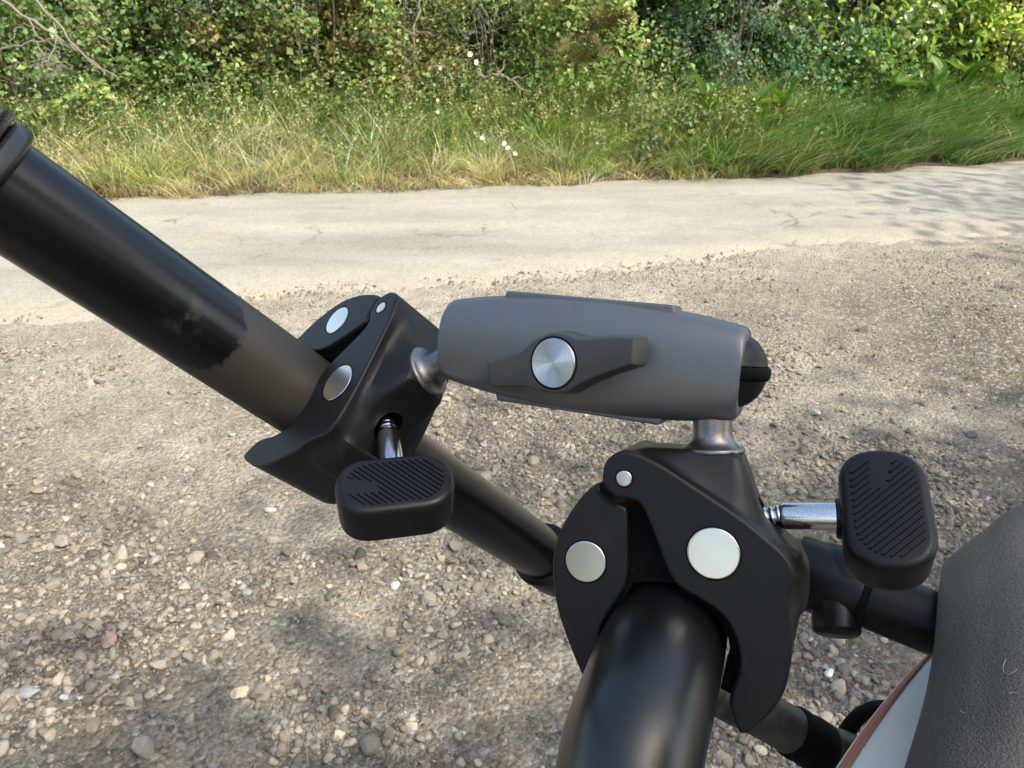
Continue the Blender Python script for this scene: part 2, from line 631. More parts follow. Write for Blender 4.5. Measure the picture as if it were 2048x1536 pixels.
# ------------------------------------------------------------------ ground, road, verge
def vnoise(x, y, s, seed=0):
    """cheap smooth value noise, numpy"""
    x = np.asarray(x) * s
    y = np.asarray(y) * s
    xi, yi = np.floor(x).astype(int), np.floor(y).astype(int)
    fx, fy = x - xi, y - yi
    fx, fy = fx * fx * (3 - 2 * fx), fy * fy * (3 - 2 * fy)

    def h(a, b):
        n = (a * 374761393 + b * 668265263 + seed * 1274126177) & 0x7fffffff
        n = ((n ^ (n >> 13)) * 1274126177) & 0x7fffffff
        return ((n ^ (n >> 16)) & 0xffff) / 65535.0
    return (h(xi, yi) * (1 - fx) + h(xi + 1, yi) * fx) * (1 - fy) + (h(xi, yi + 1) * (1 - fx) + h(xi + 1, yi + 1) * fx) * fy


FAR = np.array([(-40, 2.0), (-12, 3.9), (-7, 5.3), (-4.18, 6.05), (-2.06, 6.65), (-0.11, 6.99), (1.27, 7.12), (2.15, 7.2), (3.35, 7.49),
                (5.53, 8.22), (9, 9.6), (14, 12.2), (45, 30)])
NEAR = np.array([(-40, -1.4), (-12, 0.7), (-7, 1.9), (-2.55, 3.44), (-1.77, 3.65), (-0.9, 3.89), (0.51, 4.16), (2.07, 4.79), (3.63, 5.28),
                 (6, 6.2), (9, 7.4), (14, 9.8), (45, 27)])


def far_y(x):
    return np.interp(x, FAR[:, 0], FAR[:, 1])


def near_y(x):
    return np.interp(x, NEAR[:, 0], NEAR[:, 1])


def ground_h(x, y):
    amp = np.clip((near_y(x) + 0.1 - y) / 0.6, 0, 1) * np.clip((x + 12) / 4, 0, 1) * np.clip((14 - x) / 4, 0, 1)
    return amp * (0.030 * (vnoise(x, y, 1.7, 3) - 0.5) + 0.014 * (vnoise(x, y, 6, 5) - 0.5) + 0.008 * (vnoise(x, y, 17, 9) - 0.5)) - 0.002 * amp


gx = np.concatenate([[-60, -30, -15, -8], np.arange(-5, 6.01, 0.035), [9, 15, 30, 60]])
gy = np.concatenate([[-60, -30, -12, -5, -2, -0.5], np.arange(0.2, 5.6, 0.035), [7, 10, 20, 40, 80]])
GX, GY = np.meshgrid(gx, gy)
GZ = ground_h(GX, GY)
nx, ny = len(gx), len(gy)
idx = np.arange(nx * ny).reshape(ny, nx)
F = np.stack([idx[:-1, :-1], idx[:-1, 1:], idx[1:, 1:], idx[1:, :-1]], -1).reshape(-1, 4)
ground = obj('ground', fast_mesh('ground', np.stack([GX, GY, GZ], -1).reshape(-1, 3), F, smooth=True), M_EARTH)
tag(ground, kind='structure')
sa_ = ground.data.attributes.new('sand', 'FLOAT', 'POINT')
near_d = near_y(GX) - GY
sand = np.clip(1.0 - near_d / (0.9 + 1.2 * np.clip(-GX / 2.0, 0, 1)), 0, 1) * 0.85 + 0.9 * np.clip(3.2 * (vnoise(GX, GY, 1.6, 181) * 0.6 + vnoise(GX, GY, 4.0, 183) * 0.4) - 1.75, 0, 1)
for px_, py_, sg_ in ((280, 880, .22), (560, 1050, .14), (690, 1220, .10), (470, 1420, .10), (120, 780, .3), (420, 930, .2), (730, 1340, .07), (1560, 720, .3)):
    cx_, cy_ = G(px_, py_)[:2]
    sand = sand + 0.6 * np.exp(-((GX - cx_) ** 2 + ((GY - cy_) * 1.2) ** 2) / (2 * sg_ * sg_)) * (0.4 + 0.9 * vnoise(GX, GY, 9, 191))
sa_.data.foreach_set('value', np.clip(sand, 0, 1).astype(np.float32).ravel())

# road: irregular near edge
xs = np.concatenate([np.linspace(-40, -6, 18), np.arange(-5.9, 8, 0.06), np.linspace(8.2, 45, 18)])
ys = []
rows = 45
V = []
for r_ in range(rows):
    t = r_ / (rows - 1)
    y0 = near_y(xs) + 0.22 * (vnoise(xs, xs * 0, 1.3, 21) - 0.5) + 0.16 * (vnoise(xs, xs * 0, 6, 22) - 0.5) + 0.05 * (vnoise(xs, xs * 0, 22, 23) - 0.5)
    y1 = far_y(xs) + 0.25
    y = y0 + (y1 - y0) * t
    z = -0.016 + 0.036 * min(1, (t / 0.09)) ** 0.6 + 0.008 * math.sin(math.pi * t) + 0 * xs
    V.append(np.stack([xs, y, z], -1))
V = np.concatenate(V)
n_ = len(xs)
idx = np.arange(n_ * rows).reshape(rows, n_)
F = np.stack([idx[:-1, :-1], idx[:-1, 1:], idx[1:, 1:], idx[1:, :-1]], -1).reshape(-1, 4)
road = obj('road', fast_mesh('road', V, F, smooth=True), M_ROAD)
tag(road, kind='structure')
ea_ = road.data.attributes.new('edge', 'FLOAT', 'POINT')
rx_, ry_ = V[:, 0], V[:, 1]
ed_ = np.clip(1 - (ry_ - near_y(rx_)) / 0.75, 0, 1) * 1.0 + np.clip(1 - (far_y(rx_) + 0.02 - ry_) / 0.22, 0, 1)
ea_.data.foreach_set('value', np.clip(ed_, 0, 1).astype(np.float32))


def bank_h(x, d):
    """height of the verge bank at distance d behind the road's far edge"""
    d = np.asarray(d, float)
    rise = np.interp(d, [-0.1, 0.1, 0.5, 1.2, 2.0, 4.0, 40], [0.0, 0.03, 0.10, 0.26, 0.42, 0.6, 0.8])
    return rise * (0.8 + 0.4 * vnoise(x, d, 0.8, 31)) + 0.05 * (vnoise(x, d, 3.5, 33) - 0.3) * np.clip(d * 2, 0, 1)


xs = np.concatenate([np.linspace(-40, -8, 14), np.arange(-7.5, 10, 0.12), np.linspace(10.5, 45, 14)])
ds = np.concatenate([[-0.02], np.arange(0.04, 3.0, 0.1), [4, 7, 15, 40]])
XX, DD = np.meshgrid(xs, ds)
edge = far_y(XX) + 0.34 * (vnoise(XX, XX * 0, 1.9, 44) - 0.62) * np.exp(-np.maximum(DD, 0) * 2.5) + 0.10 * (vnoise(XX, XX * 0, 2.2, 41) - 0.5) + 0.06 * (vnoise(XX, XX * 0, 9, 42) - 0.5)
BZ = np.where(DD < 0, -0.02, 0.024 + bank_h(XX, DD))
V = np.stack([XX, edge + DD, BZ], -1).reshape(-1, 3)
idx = np.arange(V.shape[0]).reshape(len(ds), len(xs))
F = np.stack([idx[:-1, :-1], idx[:-1, 1:], idx[1:, 1:], idx[1:, :-1]], -1).reshape(-1, 4)
bank = obj('verge_bank', fast_mesh('verge_bank', V, F, smooth=True), M_SOIL)
tag(bank, kind='structure')


def bank_z(x, d):
    return 0.024 + bank_h(x, d)


# ------------------------------------------------------------------ foliage machinery
def rand_rot(n, up_bias=None, spread=1.0):
    """n rotation matrices whose local z follows up_bias + random"""
    z = rng.normal(size=(n, 3)) * spread
    if up_bias is not None:
        z = z + np.asarray(up_bias)
    z /= np.linalg.norm(z, axis=1)[:, None] + 1e-9
    a = rng.normal(size=(n, 3))
    x = np.cross(a, z)
    x /= np.linalg.norm(x, axis=1)[:, None] + 1e-9
    y = np.cross(z, x)
    return np.stack([x, y, z], -1)


def leaf_template(w=0.5, fold=0.18, curl=0.15):
    """unit-length leaf along +y, width w, folded on its midrib: 8 tris"""
    v = np.array([(0, 0, 0), (0, 0.33, 0.03), (0, 0.7, 0.0), (0, 1, -curl),
                  (-w / 2 * 0.9, 0.3, fold * w), (-w / 2 * 0.8, 0.66, fold * w - curl * 0.3),
                  (w / 2 * 0.9, 0.3, fold * w), (w / 2 * 0.8, 0.66, fold * w - curl * 0.3)])
    f = np.array([(0, 6, 1), (1, 6, 7), (1, 7, 2), (2, 7, 3), (0, 1, 4), (1, 5, 4), (1, 2, 5), (2, 3, 5)])
    return v, f


def small_leaf(w=0.7):
    v = np.array([(0, 0, 0), (-w / 2, 0.45, 0.1), (w / 2, 0.45, 0.1), (0, 1, -0.08)])
    f = np.array([(0, 2, 3), (0, 3, 1)])
    return v, f


def leaf_cloud(pos, size, col, tmpl, up=(0, -0.3, 0.7), spread=0.6):
    n = len(pos)
    tv, tf = tmpl
    col = 1.12 * np.asarray(col) * 0.87 + 0.13 * np.asarray(col).mean(1, keepdims=True) * np.array([1.05, 1.05, 0.9])
    Rm = rand_rot(n, up, spread)
    V = np.einsum('nij,kj->nki', Rm, tv) * np.asarray(size)[:, None, None] + np.asarray(pos)[:, None, :]
    F = tf[None] + (np.arange(n) * len(tv))[:, None, None]
    C = np.repeat(np.asarray(col), len(tv), axis=0)
    return V.reshape(-1, 3), F.reshape(-1, 3), C


def vary(base, n, lum=0.35, hue=0.18):
    base = np.asarray(base, float)
    if base.ndim == 1:
        base = np.repeat(base[None], n, 0)
    l = np.exp(rng.normal(size=(n, 1)) * lum)
    h = 1 + rng.normal(size=(n, 3)) * hue * np.array([1.0, 0.35, 0.8])
    return np.clip(base * l * h, 0.003, 0.8)


def blades(base, height, width, lean, col, seg=3, tipcol=None):
    """grass blades: base (n,3), lean (n,3) horizontal tip offset"""
    n = len(base)
    ang = rng.uniform(0, 2 * np.pi, n)
    side = np.stack([np.cos(ang), np.sin(ang), 0 * ang], -1)
    V, C = [], []
    for i in range(seg + 1):
        t = i / seg
        c = base + np.outer(height * (t - 0.25 * t * t * np.minimum(1, np.linalg.norm(lean, axis=1) / height)), [0, 0, 1]) + lean * (t ** 1.8)
        wv = side * (width * (1 - t) ** 0.6 * 0.5)[:, None] if i < seg else side * 0.0004
        V += [c - wv, c + wv]
        cc = col if tipcol is None else col * (1 - t) + tipcol * t
        C += [cc, cc]
    V = np.stack(V, 1)
    C = np.stack(C, 1)
    k = 2 * (seg + 1)
    f = np.array([(2 * i, 2 * i + 1, 2 * i + 3, 2 * i + 2) for i in range(seg)])
    F = f[None] + (np.arange(n) * k)[:, None, None]
    return V.reshape(-1, 3), F.reshape(-1, 4), C.reshape(-1, 3)


def branch_tree(n_stems, base, height, lean=(0, 0, 0), spread=0.5, r0=0.008, twigs=3, wig=0.05):
    parts, tips = [], []
    for _ in range(n_stems):
        b = np.array(base) + np.array([random.uniform(-1, 1) * spread * 0.4, random.uniform(-0.3, 0.3) * spread, 0])
        tip = b + np.array([random.uniform(-1, 1) * spread, random.uniform(-1, 0.6) * spread * 0.6, height * random.uniform(0.6, 1.05)]) + np.array(lean)
        mid = (b + tip) / 2 + np.array([random.gauss(0, wig), random.gauss(0, wig), height * 0.12])
        pth = catmull([b, mid, tip], 5)
        pth[1:-1] += rng.normal(size=(len(pth) - 2, 3)) * wig * 0.2
        parts.append(tube(pth, np.linspace(r0, r0 * 0.35, len(pth)), 5, False))
        tips.append(tip)
        for _k in range(twigs):
            i = random.randint(2, len(pth) - 2)
            e = pth[i] + np.array([random.gauss(0, 0.2), random.gauss(-0.05, 0.15), random.uniform(0, 0.25)])
            parts.append(tube(np.array([pth[i], (pth[i] + e) / 2 + rng.normal(size=3) * 0.03, e]), [r0 * 0.45, r0 * 0.35, r0 * 0.2], 4, False))
            tips.append(e)
    return merge(parts), np.array(tips)


def shrub(name, label, cat, x, d, w, h, depth, n, size, base, tmpl, mat=None, clumps=40, group='shrubs of the roadside hedge',
          tone2=None, lift=0.0, stems=7, up=(0, -0.35, 0.6), spread=0.65, lum=0.32, gap=0.0):
    """a bush on the bank: stems + leaf clumps spread through an uneven volume"""
    y0 = float(far_y(x)) + d
    z0 = float(bank_z(x, d))
    e = empty(name, (x, y0, z0))
    tag(e, label, cat, group)
    (sv, sf), tips = branch_tree(stems, (0, 0, -0.05), h * 0.9, spread=w * 0.45, r0=0.011)
    smooth_all(obj('stem', mesh('stem', sv, sf), M_BARK, e))
    clumps, n = int(clumps * 1.3), int(n * 1.2)
    # clump centres: most on the front shell
    c = []
    while len(c) < clumps:
        p = np.array([random.uniform(-1, 1), random.uniform(-1, 1), random.uniform(0.0, 1)])
        q = np.array([p[0], p[1], (p[2] - 0.45) / 0.6])
        rr = np.linalg.norm(q)
        if rr > 1.05:
            continue
        if rr < 0.55 and random.random() < 0.6:
            continue
        c.append((p[0] * w, p[1] * depth, lift + p[2] * h))
    c = np.array(c)
    cs = rng.uniform(0.07, 0.18, len(c))
    k = rng.integers(0, len(c), n)
    pos = c[k] + rng.normal(size=(n, 3)) * cs[k][:, None] * np.array([1, 0.9, 0.8])
    pos[:, 2] = np.maximum(pos[:, 2], 0.03)
    ctone = np.exp(rng.normal(size=len(c)) * 0.28)
    b = np.repeat(np.asarray(base)[None], n, 0)
    if tone2 is not None:
        pick = rng.random(len(c)) < 0.3
        b = np.where(pick[k][:, None], np.asarray(tone2)[None], b)
    col = vary(b, n, lum) * ctone[k][:, None]
    sz = size * np.exp(rng.normal(size=n) * 0.28)
    V, Fc, C = leaf_cloud(pos, sz, col, tmpl, up, spread)
    tag(obj('foliage', fast_mesh('foliage', V, Fc, C), mat or M_LEAF, e), kind='stuff')
    return e


# ------------------------------------------------------------------ hedge
SL, LL = small_leaf(0.7), leaf_template(0.45)
shrub('bramble_bush', 'small leaved bush behind the bare grey branches at the left', 'bush', -4.9, 1.7, 1.2, 1.9, 0.7, 9000, 0.052, (0.154, 0.236, 0.064), SL, clumps=60, tone2=(0.236, 0.299, 0.090))
shrub('hawthorn_bush', 'dark hawthorn bush with a black hollow beside the bare branches', 'bush', -3.3, 2.3, 0.9, 2.1, 0.6, 7500, 0.05, (0.109, 0.173, 0.051), SL, clumps=42, tone2=(0.181, 0.271, 0.073))
shrub('bramble_bush', 'olive green bramble bush left of the dead brown leaves', 'bush', -2.1, 1.8, 1.0, 1.9, 0.7, 9500, 0.05, (0.181, 0.245, 0.064), SL, clumps=64, tone2=(0.271, 0.236, 0.073))
shrub('withered_bush', 'olive bush speckled with dull brown dead leaves', 'bush', -1.15, 1.9, 0.75, 1.9, 0.6, 6500, 0.045, (0.217, 0.226, 0.069), SL, clumps=48, tone2=(0.20, 0.165, 0.06))
shrub('willowherb_bush', 'feathery grey green bush above the white flowers', 'bush', -0.25, 1.9, 0.8, 1.8, 0.6, 7000, 0.05, (0.181, 0.254, 0.081), small_leaf(0.4), clumps=50, tone2=(0.290, 0.307, 0.109))
shrub('hazel_bush', 'loose leafy bush between the white flowers and brown fern', 'bush', 0.75, 1.8, 0.7, 1.9, 0.6, 5200, 0.062, (0.200, 0.299, 0.073), SL, clumps=40, tone2=(0.290, 0.362, 0.090))
shrub('elder_bush', 'dark green bush behind the brown fern fronds', 'bush', 1.65, 2.4, 0.8, 2.1, 0.6, 6000, 0.06, (0.117, 0.200, 0.064), SL, clumps=40)
shrub('hawthorn_bush', 'dense blue green bush left of the glossy laurel', 'bush', 2.55, 2.0, 0.85, 2.3, 0.7, 9500, 0.045, (0.090, 0.173, 0.088), SL, clumps=64, tone2=(0.136, 0.217, 0.117))
shrub('ivy_bush', 'low dark bush filling the foot of the hedge below the laurel', 'bush', 3.6, 1.9, 1.0, 0.9, 0.5, 5000, 0.055, (0.109, 0.200, 0.064), SL, clumps=40)
shrub('privet_bush', 'bright yellow green bush at the far right of the hedge', 'bush', 6.4, 1.7, 1.1, 2.3, 0.7, 8500, 0.06, (0.254, 0.380, 0.054), SL, clumps=60, tone2=(0.362, 0.420, 0.073))
# tall back row of the hedge
for i, (x, lab) in enumerate(((-6.6, 'tall dark hedge bush furthest left in the back row'), (-4.2, 'tall dark hedge bush behind the bare grey branches'),
                              (-2.2, 'tall dark hedge bush behind the olive bramble'), (-0.2, 'tall dark hedge bush behind the feathery grey green bush'),
                              (1.7, 'tall dark hedge bush behind the brown fern'), (3.6, 'tall dark hedge bush behind the glossy laurel'),
                              (5.8, 'tall dark hedge bush behind the privet'), (8.2, 'tall dark hedge bush furthest right in the back row'))):
    shrub('hedge_bush', lab, 'bush', x, 3.3, 1.35, 3.2, 0.8, 7500, 0.10, (0.075, 0.12, 0.035), SL, clumps=90, group='tall back row of the hedge', stems=8)


# added unseen hedge: blocks low sky for dark reflections, gap keeps pins bright
for i, (x, y, lab) in enumerate(((-7.0, -3.2, 'added sky blocking bush behind the viewer, left end'), (-4.2, -3.6, 'added sky blocking bush behind the viewer, left of centre'),
                                 (0.95, -3.8, 'added sky blocking bush straight behind the viewer'), (4.2, -3.8, 'added sky blocking bush behind the viewer, right of centre'),
                                 (6.6, -3.4, 'added sky blocking bush behind the viewer, right end'))):
    e_ = shrub('hedge_bush', lab, 'bush', x, 3.3, 1.9, 3.6, 0.8, 6000, 0.15, (0.051, 0.087, 0.029), SL, clumps=90, group='added sky blocking hedge behind the viewer', stems=8)
    e_.location = (x, y, 0)


# the hedge runs on past both ends of the view
for (x, lab) in ((-8.9, 'hedge bush past the left end of the verge, nearest'), (-11.4, 'hedge bush past the left end of the verge, second'), (-14.0, 'hedge bush past the left end of the verge, third'),
                 (8.4, 'hedge bush past the right end of the verge, nearest'), (10.6, 'hedge bush past the right end of the verge, second'), (13.2, 'hedge bush past the right end of the verge, third'), (16.0, 'hedge bush past the right end of the verge, last')):
    shrub('hedge_bush', lab, 'bush', x, 1.9, 1.4, 2.7, 0.8, 5500, 0.10, (0.105, 0.16, 0.042), SL, clumps=80, group='hedge running on beyond the view', stems=8)


# laurel with single leaves in front
def laurel(x, d, w, h, label, n_single, n_rest):
    e = shrub('laurel_bush', label, 'bush', x, d, w, h, 0.6, n_rest, 0.105, (0.16, 0.25, 0.035), LL, M_GLOSSY, clumps=55, tone2=(0.15, 0.22, 0.03), spread=0.7, up=(0.1, -0.4, 0.7))
    tv, tf = leaf_template(0.46, 0.2, 0.22)
    me = mesh('laurel_leaf', tv, tf, True)
    me.materials.append(M_GLOSSYO)
    for _ in range(n_single):
        o = bpy.data.objects.new('leaf', me)
        COL.objects.link(o)
        o.parent = e
        a = random.uniform(-1, 1)
        z = random.random()
        p = Vector((a * w * (1.1 - 0.3 * z), -0.6 * math.sqrt(max(0, 1 - a * a)) - random.uniform(-0.1, 0.2), 0.25 + z * h * 0.75))
        Rm = Matrix([list(r) for r in rand_rot(1, (0.15, -0.55, 0.7), 0.55)[0]]).to_4x4()
        s = random.uniform(0.08, 0.15)
        o.matrix_local = Matrix.Translation(p) @ Rm @ Matrix.Scale(s, 4)
    return e


laurel(4.05, 2.0, 0.95, 2.0, 'glossy laurel bush with bright glinting leaves above the dock leaves', 260, 1500)
laurel(5.25, 2.2, 0.8, 2.1, 'yellow green laurel bush next to the far right end of the hedge', 200, 1200)


# bare grey branches at the left
def bare_branches(label, pts_list, r0):
    e = empty('bare_branch', tuple(pts_list[0][0]))
    tag(e, label, 'branch', 'bare branches leaning out of the hedge')
    o0 = np.array(pts_list[0][0])
    for k, pts in enumerate(pts_list):
        p = catmull(np.array(pts) - o0, 6)
        p[1:-1] += rng.normal(size=(len(p) - 2, 3)) * 0.008
        r = r0 * (1 if k == 0 else 0.55)
        smooth_all(obj('limb' if k == 0 else 'twig', mesh('limb', *tube(p, np.linspace(r, r * 0.4, len(p)), 6)), M_BARK, e))


def HP(px, py, d):           # a point in the hedge, by photo pixel and depth from camera
    return P(px, py, d)


bare_branches('pale grey bare branch slanting down from the top left corner', [
    [HP(-40, -30, 6.10), HP(90, 60, 6.00), HP(160, 105, 5.90), HP(210, 150, 5.80)],
    [HP(60, 40, 6.00), HP(75, 75, 5.80), HP(120, 95, 5.70)], [HP(130, 85, 5.95), HP(150, 60, 5.80), HP(175, 55, 5.70)]], 0.013)
bare_branches('thin bare branch lowest at the left edge with side twigs', [
    [HP(-30, 120, 5.90), HP(30, 90, 5.80), HP(100, 80, 5.75), HP(140, 95, 5.70)],
    [HP(70, 82, 5.80), HP(95, 115, 5.70), HP(140, 130, 5.60)], [HP(20, 95, 5.80), HP(40, 50, 5.75), HP(80, 60, 5.70)]], 0.010)
bare_branches('long bare branch from the top edge crossing over the left bush', [
    [HP(20, -40, 6.20), HP(100, 30, 6.00), HP(170, 110, 5.80), HP(235, 155, 5.60)],
    [HP(110, 45, 6.00), HP(115, 90, 5.80), HP(85, 135, 5.60)], [HP(150, 90, 5.90), HP(200, 75, 5.80), HP(225, 90, 5.70)]], 0.012)
bare_branches('dead twig standing over the dead brown leaves at the top', [
    [HP(835, 110, 7.30), HP(825, 60, 7.20), HP(840, 20, 7.20), HP(830, -20, 7.20)],
    [HP(830, 70, 7.20), HP(800, 50, 7.10), HP(780, 20, 7.10)], [HP(830, 60, 7.20), HP(870, 70, 7.10)]], 0.012)
bare_branches('dead fallen twig lying below the hazel at mid hedge', [
    [HP(960, 155, 6.90), HP(1000, 150, 6.80), HP(1030, 170, 6.70), HP(1060, 185, 6.60)],
    [HP(1000, 150, 6.80), HP(1010, 120, 6.80)], [HP(1020, 160, 6.70), HP(1055, 150, 6.70)]], 0.012)


# brown dry fern fronds
def fern(px, py, dist, label, n=9, L=0.55):
    base = HP(px, py, dist)
    e = empty('dry_fern', tuple(base))
    tag(e, label, 'fern', 'brown fern clumps in the hedge')
    for i in range(n):
        a = R(-100 + 200 * i / (n - 1))
        tip = np.array([math.sin(a) * L * random.uniform(0.6, 1), -random.uniform(0.05, 0.3), math.cos(a) * L * 0.45 + 0.05])
        path = catmull([np.zeros(3), tip * 0.5 + np.array([0, -0.05, 0.12]), tip], 7)
        V, Fc = [], []
        for j in range(1, len(path)):
            t = j / (len(path) - 1)
            dirv = nrm(path[j] - path[j - 1])
            sd = nrm(np.cross(dirv, [0.1, -1, 0.2]))
            l = 0.11 * (1 - t) + 0.02
            for s in (-1, 1):
                k = len(V)
                p = path[j]
                V += [p - dirv * 0.006, p + sd * s * l + dirv * l * 0.4, p + dirv * 0.012]
                Fc.append((k, k + 1, k + 2))
        stem = tube(path, np.linspace(0.004, 0.0015, len(path)), 4)
        v, f = merge([stem, (V, Fc)])
        obj('frond', mesh('frond', v, f), M_FERN, e)


M_FERN = mat_leaf('dry_fern_frond', rough=0.8, spec=0.1, trans=0.3, color=(0.16, 0.14, 0.055))
fern(1160, 125, 7.3, 'brown dried fern right of the hazel at mid hedge', 7, 0.38)
fern(1215, 60, 7.55, 'orange brown dried fern near the top above the other fern', 6, 0.34)


# broad dock plants
def dock(x, d, label, n=8, L=0.32):
    y0 = float(far_y(x)) + d
    e = empty('dock_plant', (x, y0, float(bank_z(x, d))))
    tag(e, label, 'weed', 'broad leaved dock plants along the verge')
    tv, tf = leaf_template(0.42, 0.25, 0.25)
    # finer, wavy version
    V, Fc = [], []
    m = 8
    for i in range(m + 1):
        t = i / m
        w = 0.22 * math.sin(math.pi * min(1, t * 0.93 + 0.07)) ** 0.7
        for s in (-1, -0.5, 0, 0.5, 1):
            V.append((s * w, t, 0.14 * abs(s) * (1 - t * 0.5) + 0.02 * math.sin(9 * t + 2 * s) - 0.28 * t * t))
    for i in range(m):
        for j in range(4):
            a = i * 5 + j
            Fc.append((a, a + 1, a + 6, a + 5))
    me = mesh('dock_leaf', V, Fc, True)
    me.materials.append(M_DOCK)
    for i in range(n):
        o = bpy.data.objects.new('leaf', me)
        COL.objects.link(o)
        o.parent = e
        a = random.uniform(0, 2 * math.pi)
        tilt = R(random.uniform(5, 75))
        s = L * random.uniform(0.7, 1.25)
        p = Vector((math.cos(a) * 0.06, math.sin(a) * 0.06, random.uniform(0.12, 0.48)))
        o.matrix_local = Matrix.Translation(p) @ Matrix.Rotation(a, 4, 'Z') @ Matrix.Rotation(R(90) - tilt, 4, 'X') @ Matrix.Scale(s, 4)
    smooth_all(obj('stem', mesh('stem', *tube([(0, 0, -0.05), (0.01, 0, 0.3), (0.0, 0.01, 0.55)], [0.008, 0.006, 0.003], 6)), M_STEM, e))


dock(1.95, 0.75, 'dock plant with tall upright leaf at the left end of the dock row', 13, 0.27)
dock(2.45, 0.70, 'leafy dock plant second from the left in the row', 13, 0.27)
dock(2.85, 0.80, 'dock plant third in the row below the blue green bush', 11, 0.24)
dock(4.3, 1.1, 'dock plant in front of the glossy laurel', 13, 0.27)
dock(4.85, 1.15, 'big dock plant between the laurel and the right edge', 15, 0.32)
dock(5.35, 1.2, 'big dock plant beside the right edge of the picture', 15, 0.32)
dock(5.9, 1.2, 'dock plant at the very right edge above the lush grass', 14, 0.30)


# weed stalks (nettle-like)
def weed(x, d, h, label, group, base=(0.14, 0.19, 0.045)):
    y0 = float(far_y(x)) + d
    e = empty('weed_stalk', (x, y0, float(bank_z(x, d))))
    tag(e, label, 'weed', group)
    lean = np.array([random.gauss(0, 0.08), random.gauss(-0.05, 0.06), 0])
    path = catmull([(0, 0, -0.03), (lean[0] * 0.4, lean[1] * 0.4, h * 0.5), (lean[0], lean[1], h)], 6)
    smooth_all(obj('stem', mesh('stem', *tube(path, np.linspace(0.005, 0.002, len(path)), 5)), M_STEM, e))
    n = 46
    t = rng.uniform(0.2, 1, n)
    pos = np.stack([np.interp(t, np.linspace(0, 1, len(path)), path[:, i]) for i in range(3)], -1)
    pos[:, :2] += rng.normal(size=(n, 2)) * 0.035
    V, Fc, C = leaf_cloud(pos, 0.075 * (1.15 - 0.5 * t), vary(base, n, 0.3), SL, (0, -0.3, 0.8), 0.6)
    tag(obj('foliage', fast_mesh('foliage', V, Fc, C), M_LEAF, e), kind='stuff')


for i in range(26):
    weed(random.uniform(1.2, 2.6), random.uniform(0.15, 0.95), random.uniform(0.3, 0.65),
         'light green leafy weed stalk in the clump before the dock row', 'weed stalks in the clump before the dock row')
for i in range(16):
    weed(random.uniform(0.2, 1.3), random.uniform(0.9, 1.5), random.uniform(0.5, 0.9),
         'light green weed stalk standing below the brown fern', 'weed stalks below the brown fern', (0.13, 0.19, 0.045))
for i in range(12):
    weed(random.uniform(-4.6, -1.6), random.uniform(1.0, 1.5), random.uniform(0.4, 0.8),
         'green weed stalk standing in the tall grass of the left verge', 'weed stalks in the left verge', (0.10, 0.16, 0.045))


# white bindweed flowers
def flower(px, py, dist, label, r=0.028):
    p = HP(px, py, dist)
    e = empty('white_flower', tuple(p))
    tag(e, label, 'flower', 'white flowers in the verge')
    V, Fc = [(0, 0.012, 0)], []
    m = 20
    for j in range(m):
        a = 2 * math.pi * j / m
        rr = r * (1 + 0.1 * math.cos(5 * a))
        V.append((rr * math.cos(a), -0.006, rr * math.sin(a)))
    for j in range(m):
        Fc.append((0, 1 + j, 1 + (j + 1) % m))
    o = obj('petals', mesh('petals', V, Fc, True), M_PETAL, e)
    o.rotation_euler = (R(random.uniform(-50, 0)), 0, R(random.uniform(-40, 40)))
    g = bank_z(p[0], max(0.0, p[1] - float(far_y(p[0]))))
    smooth_all(obj('stem', mesh('stem', *tube([(0, 0.012, 0), (0.01, 0.06, -0.12), (0.02, 0.08, min(-0.15, float(g) - p[2] - 0.02))], 0.002, 5)), M_STEM, e))


flower(940, 108, 7.05, 'white flower, upper left of the pair high in the hedge', 0.0246)
flower(952, 124, 7.02, 'white flower, lower right of the pair high in the hedge', 0.0246)
flower(882, 136, 7.0, 'lone white flower left of the high pair', 0.0213)
flower(965, 276, 6.7, 'white flower left of the low trio in the grass', 0.0213)
flower(1009, 287, 6.62, 'white flower at the top of the low trio in the grass', 0.0230)
flower(1016, 296, 6.6, 'white flower in the middle of the low trio', 0.0213)
flower(1030, 308, 6.6, 'white flower lowest of the trio near the road edge', 0.0230)
flower(876, 200, 6.85, 'tiny white flower, upper of two in mid grass', 0.0148)
flower(876, 224, 6.8, 'tiny white flower, lower of two in mid grass', 0.0148)
flower(1195, 285, 6.75, 'small white flower right of the trio near the weeds', 0.0148)

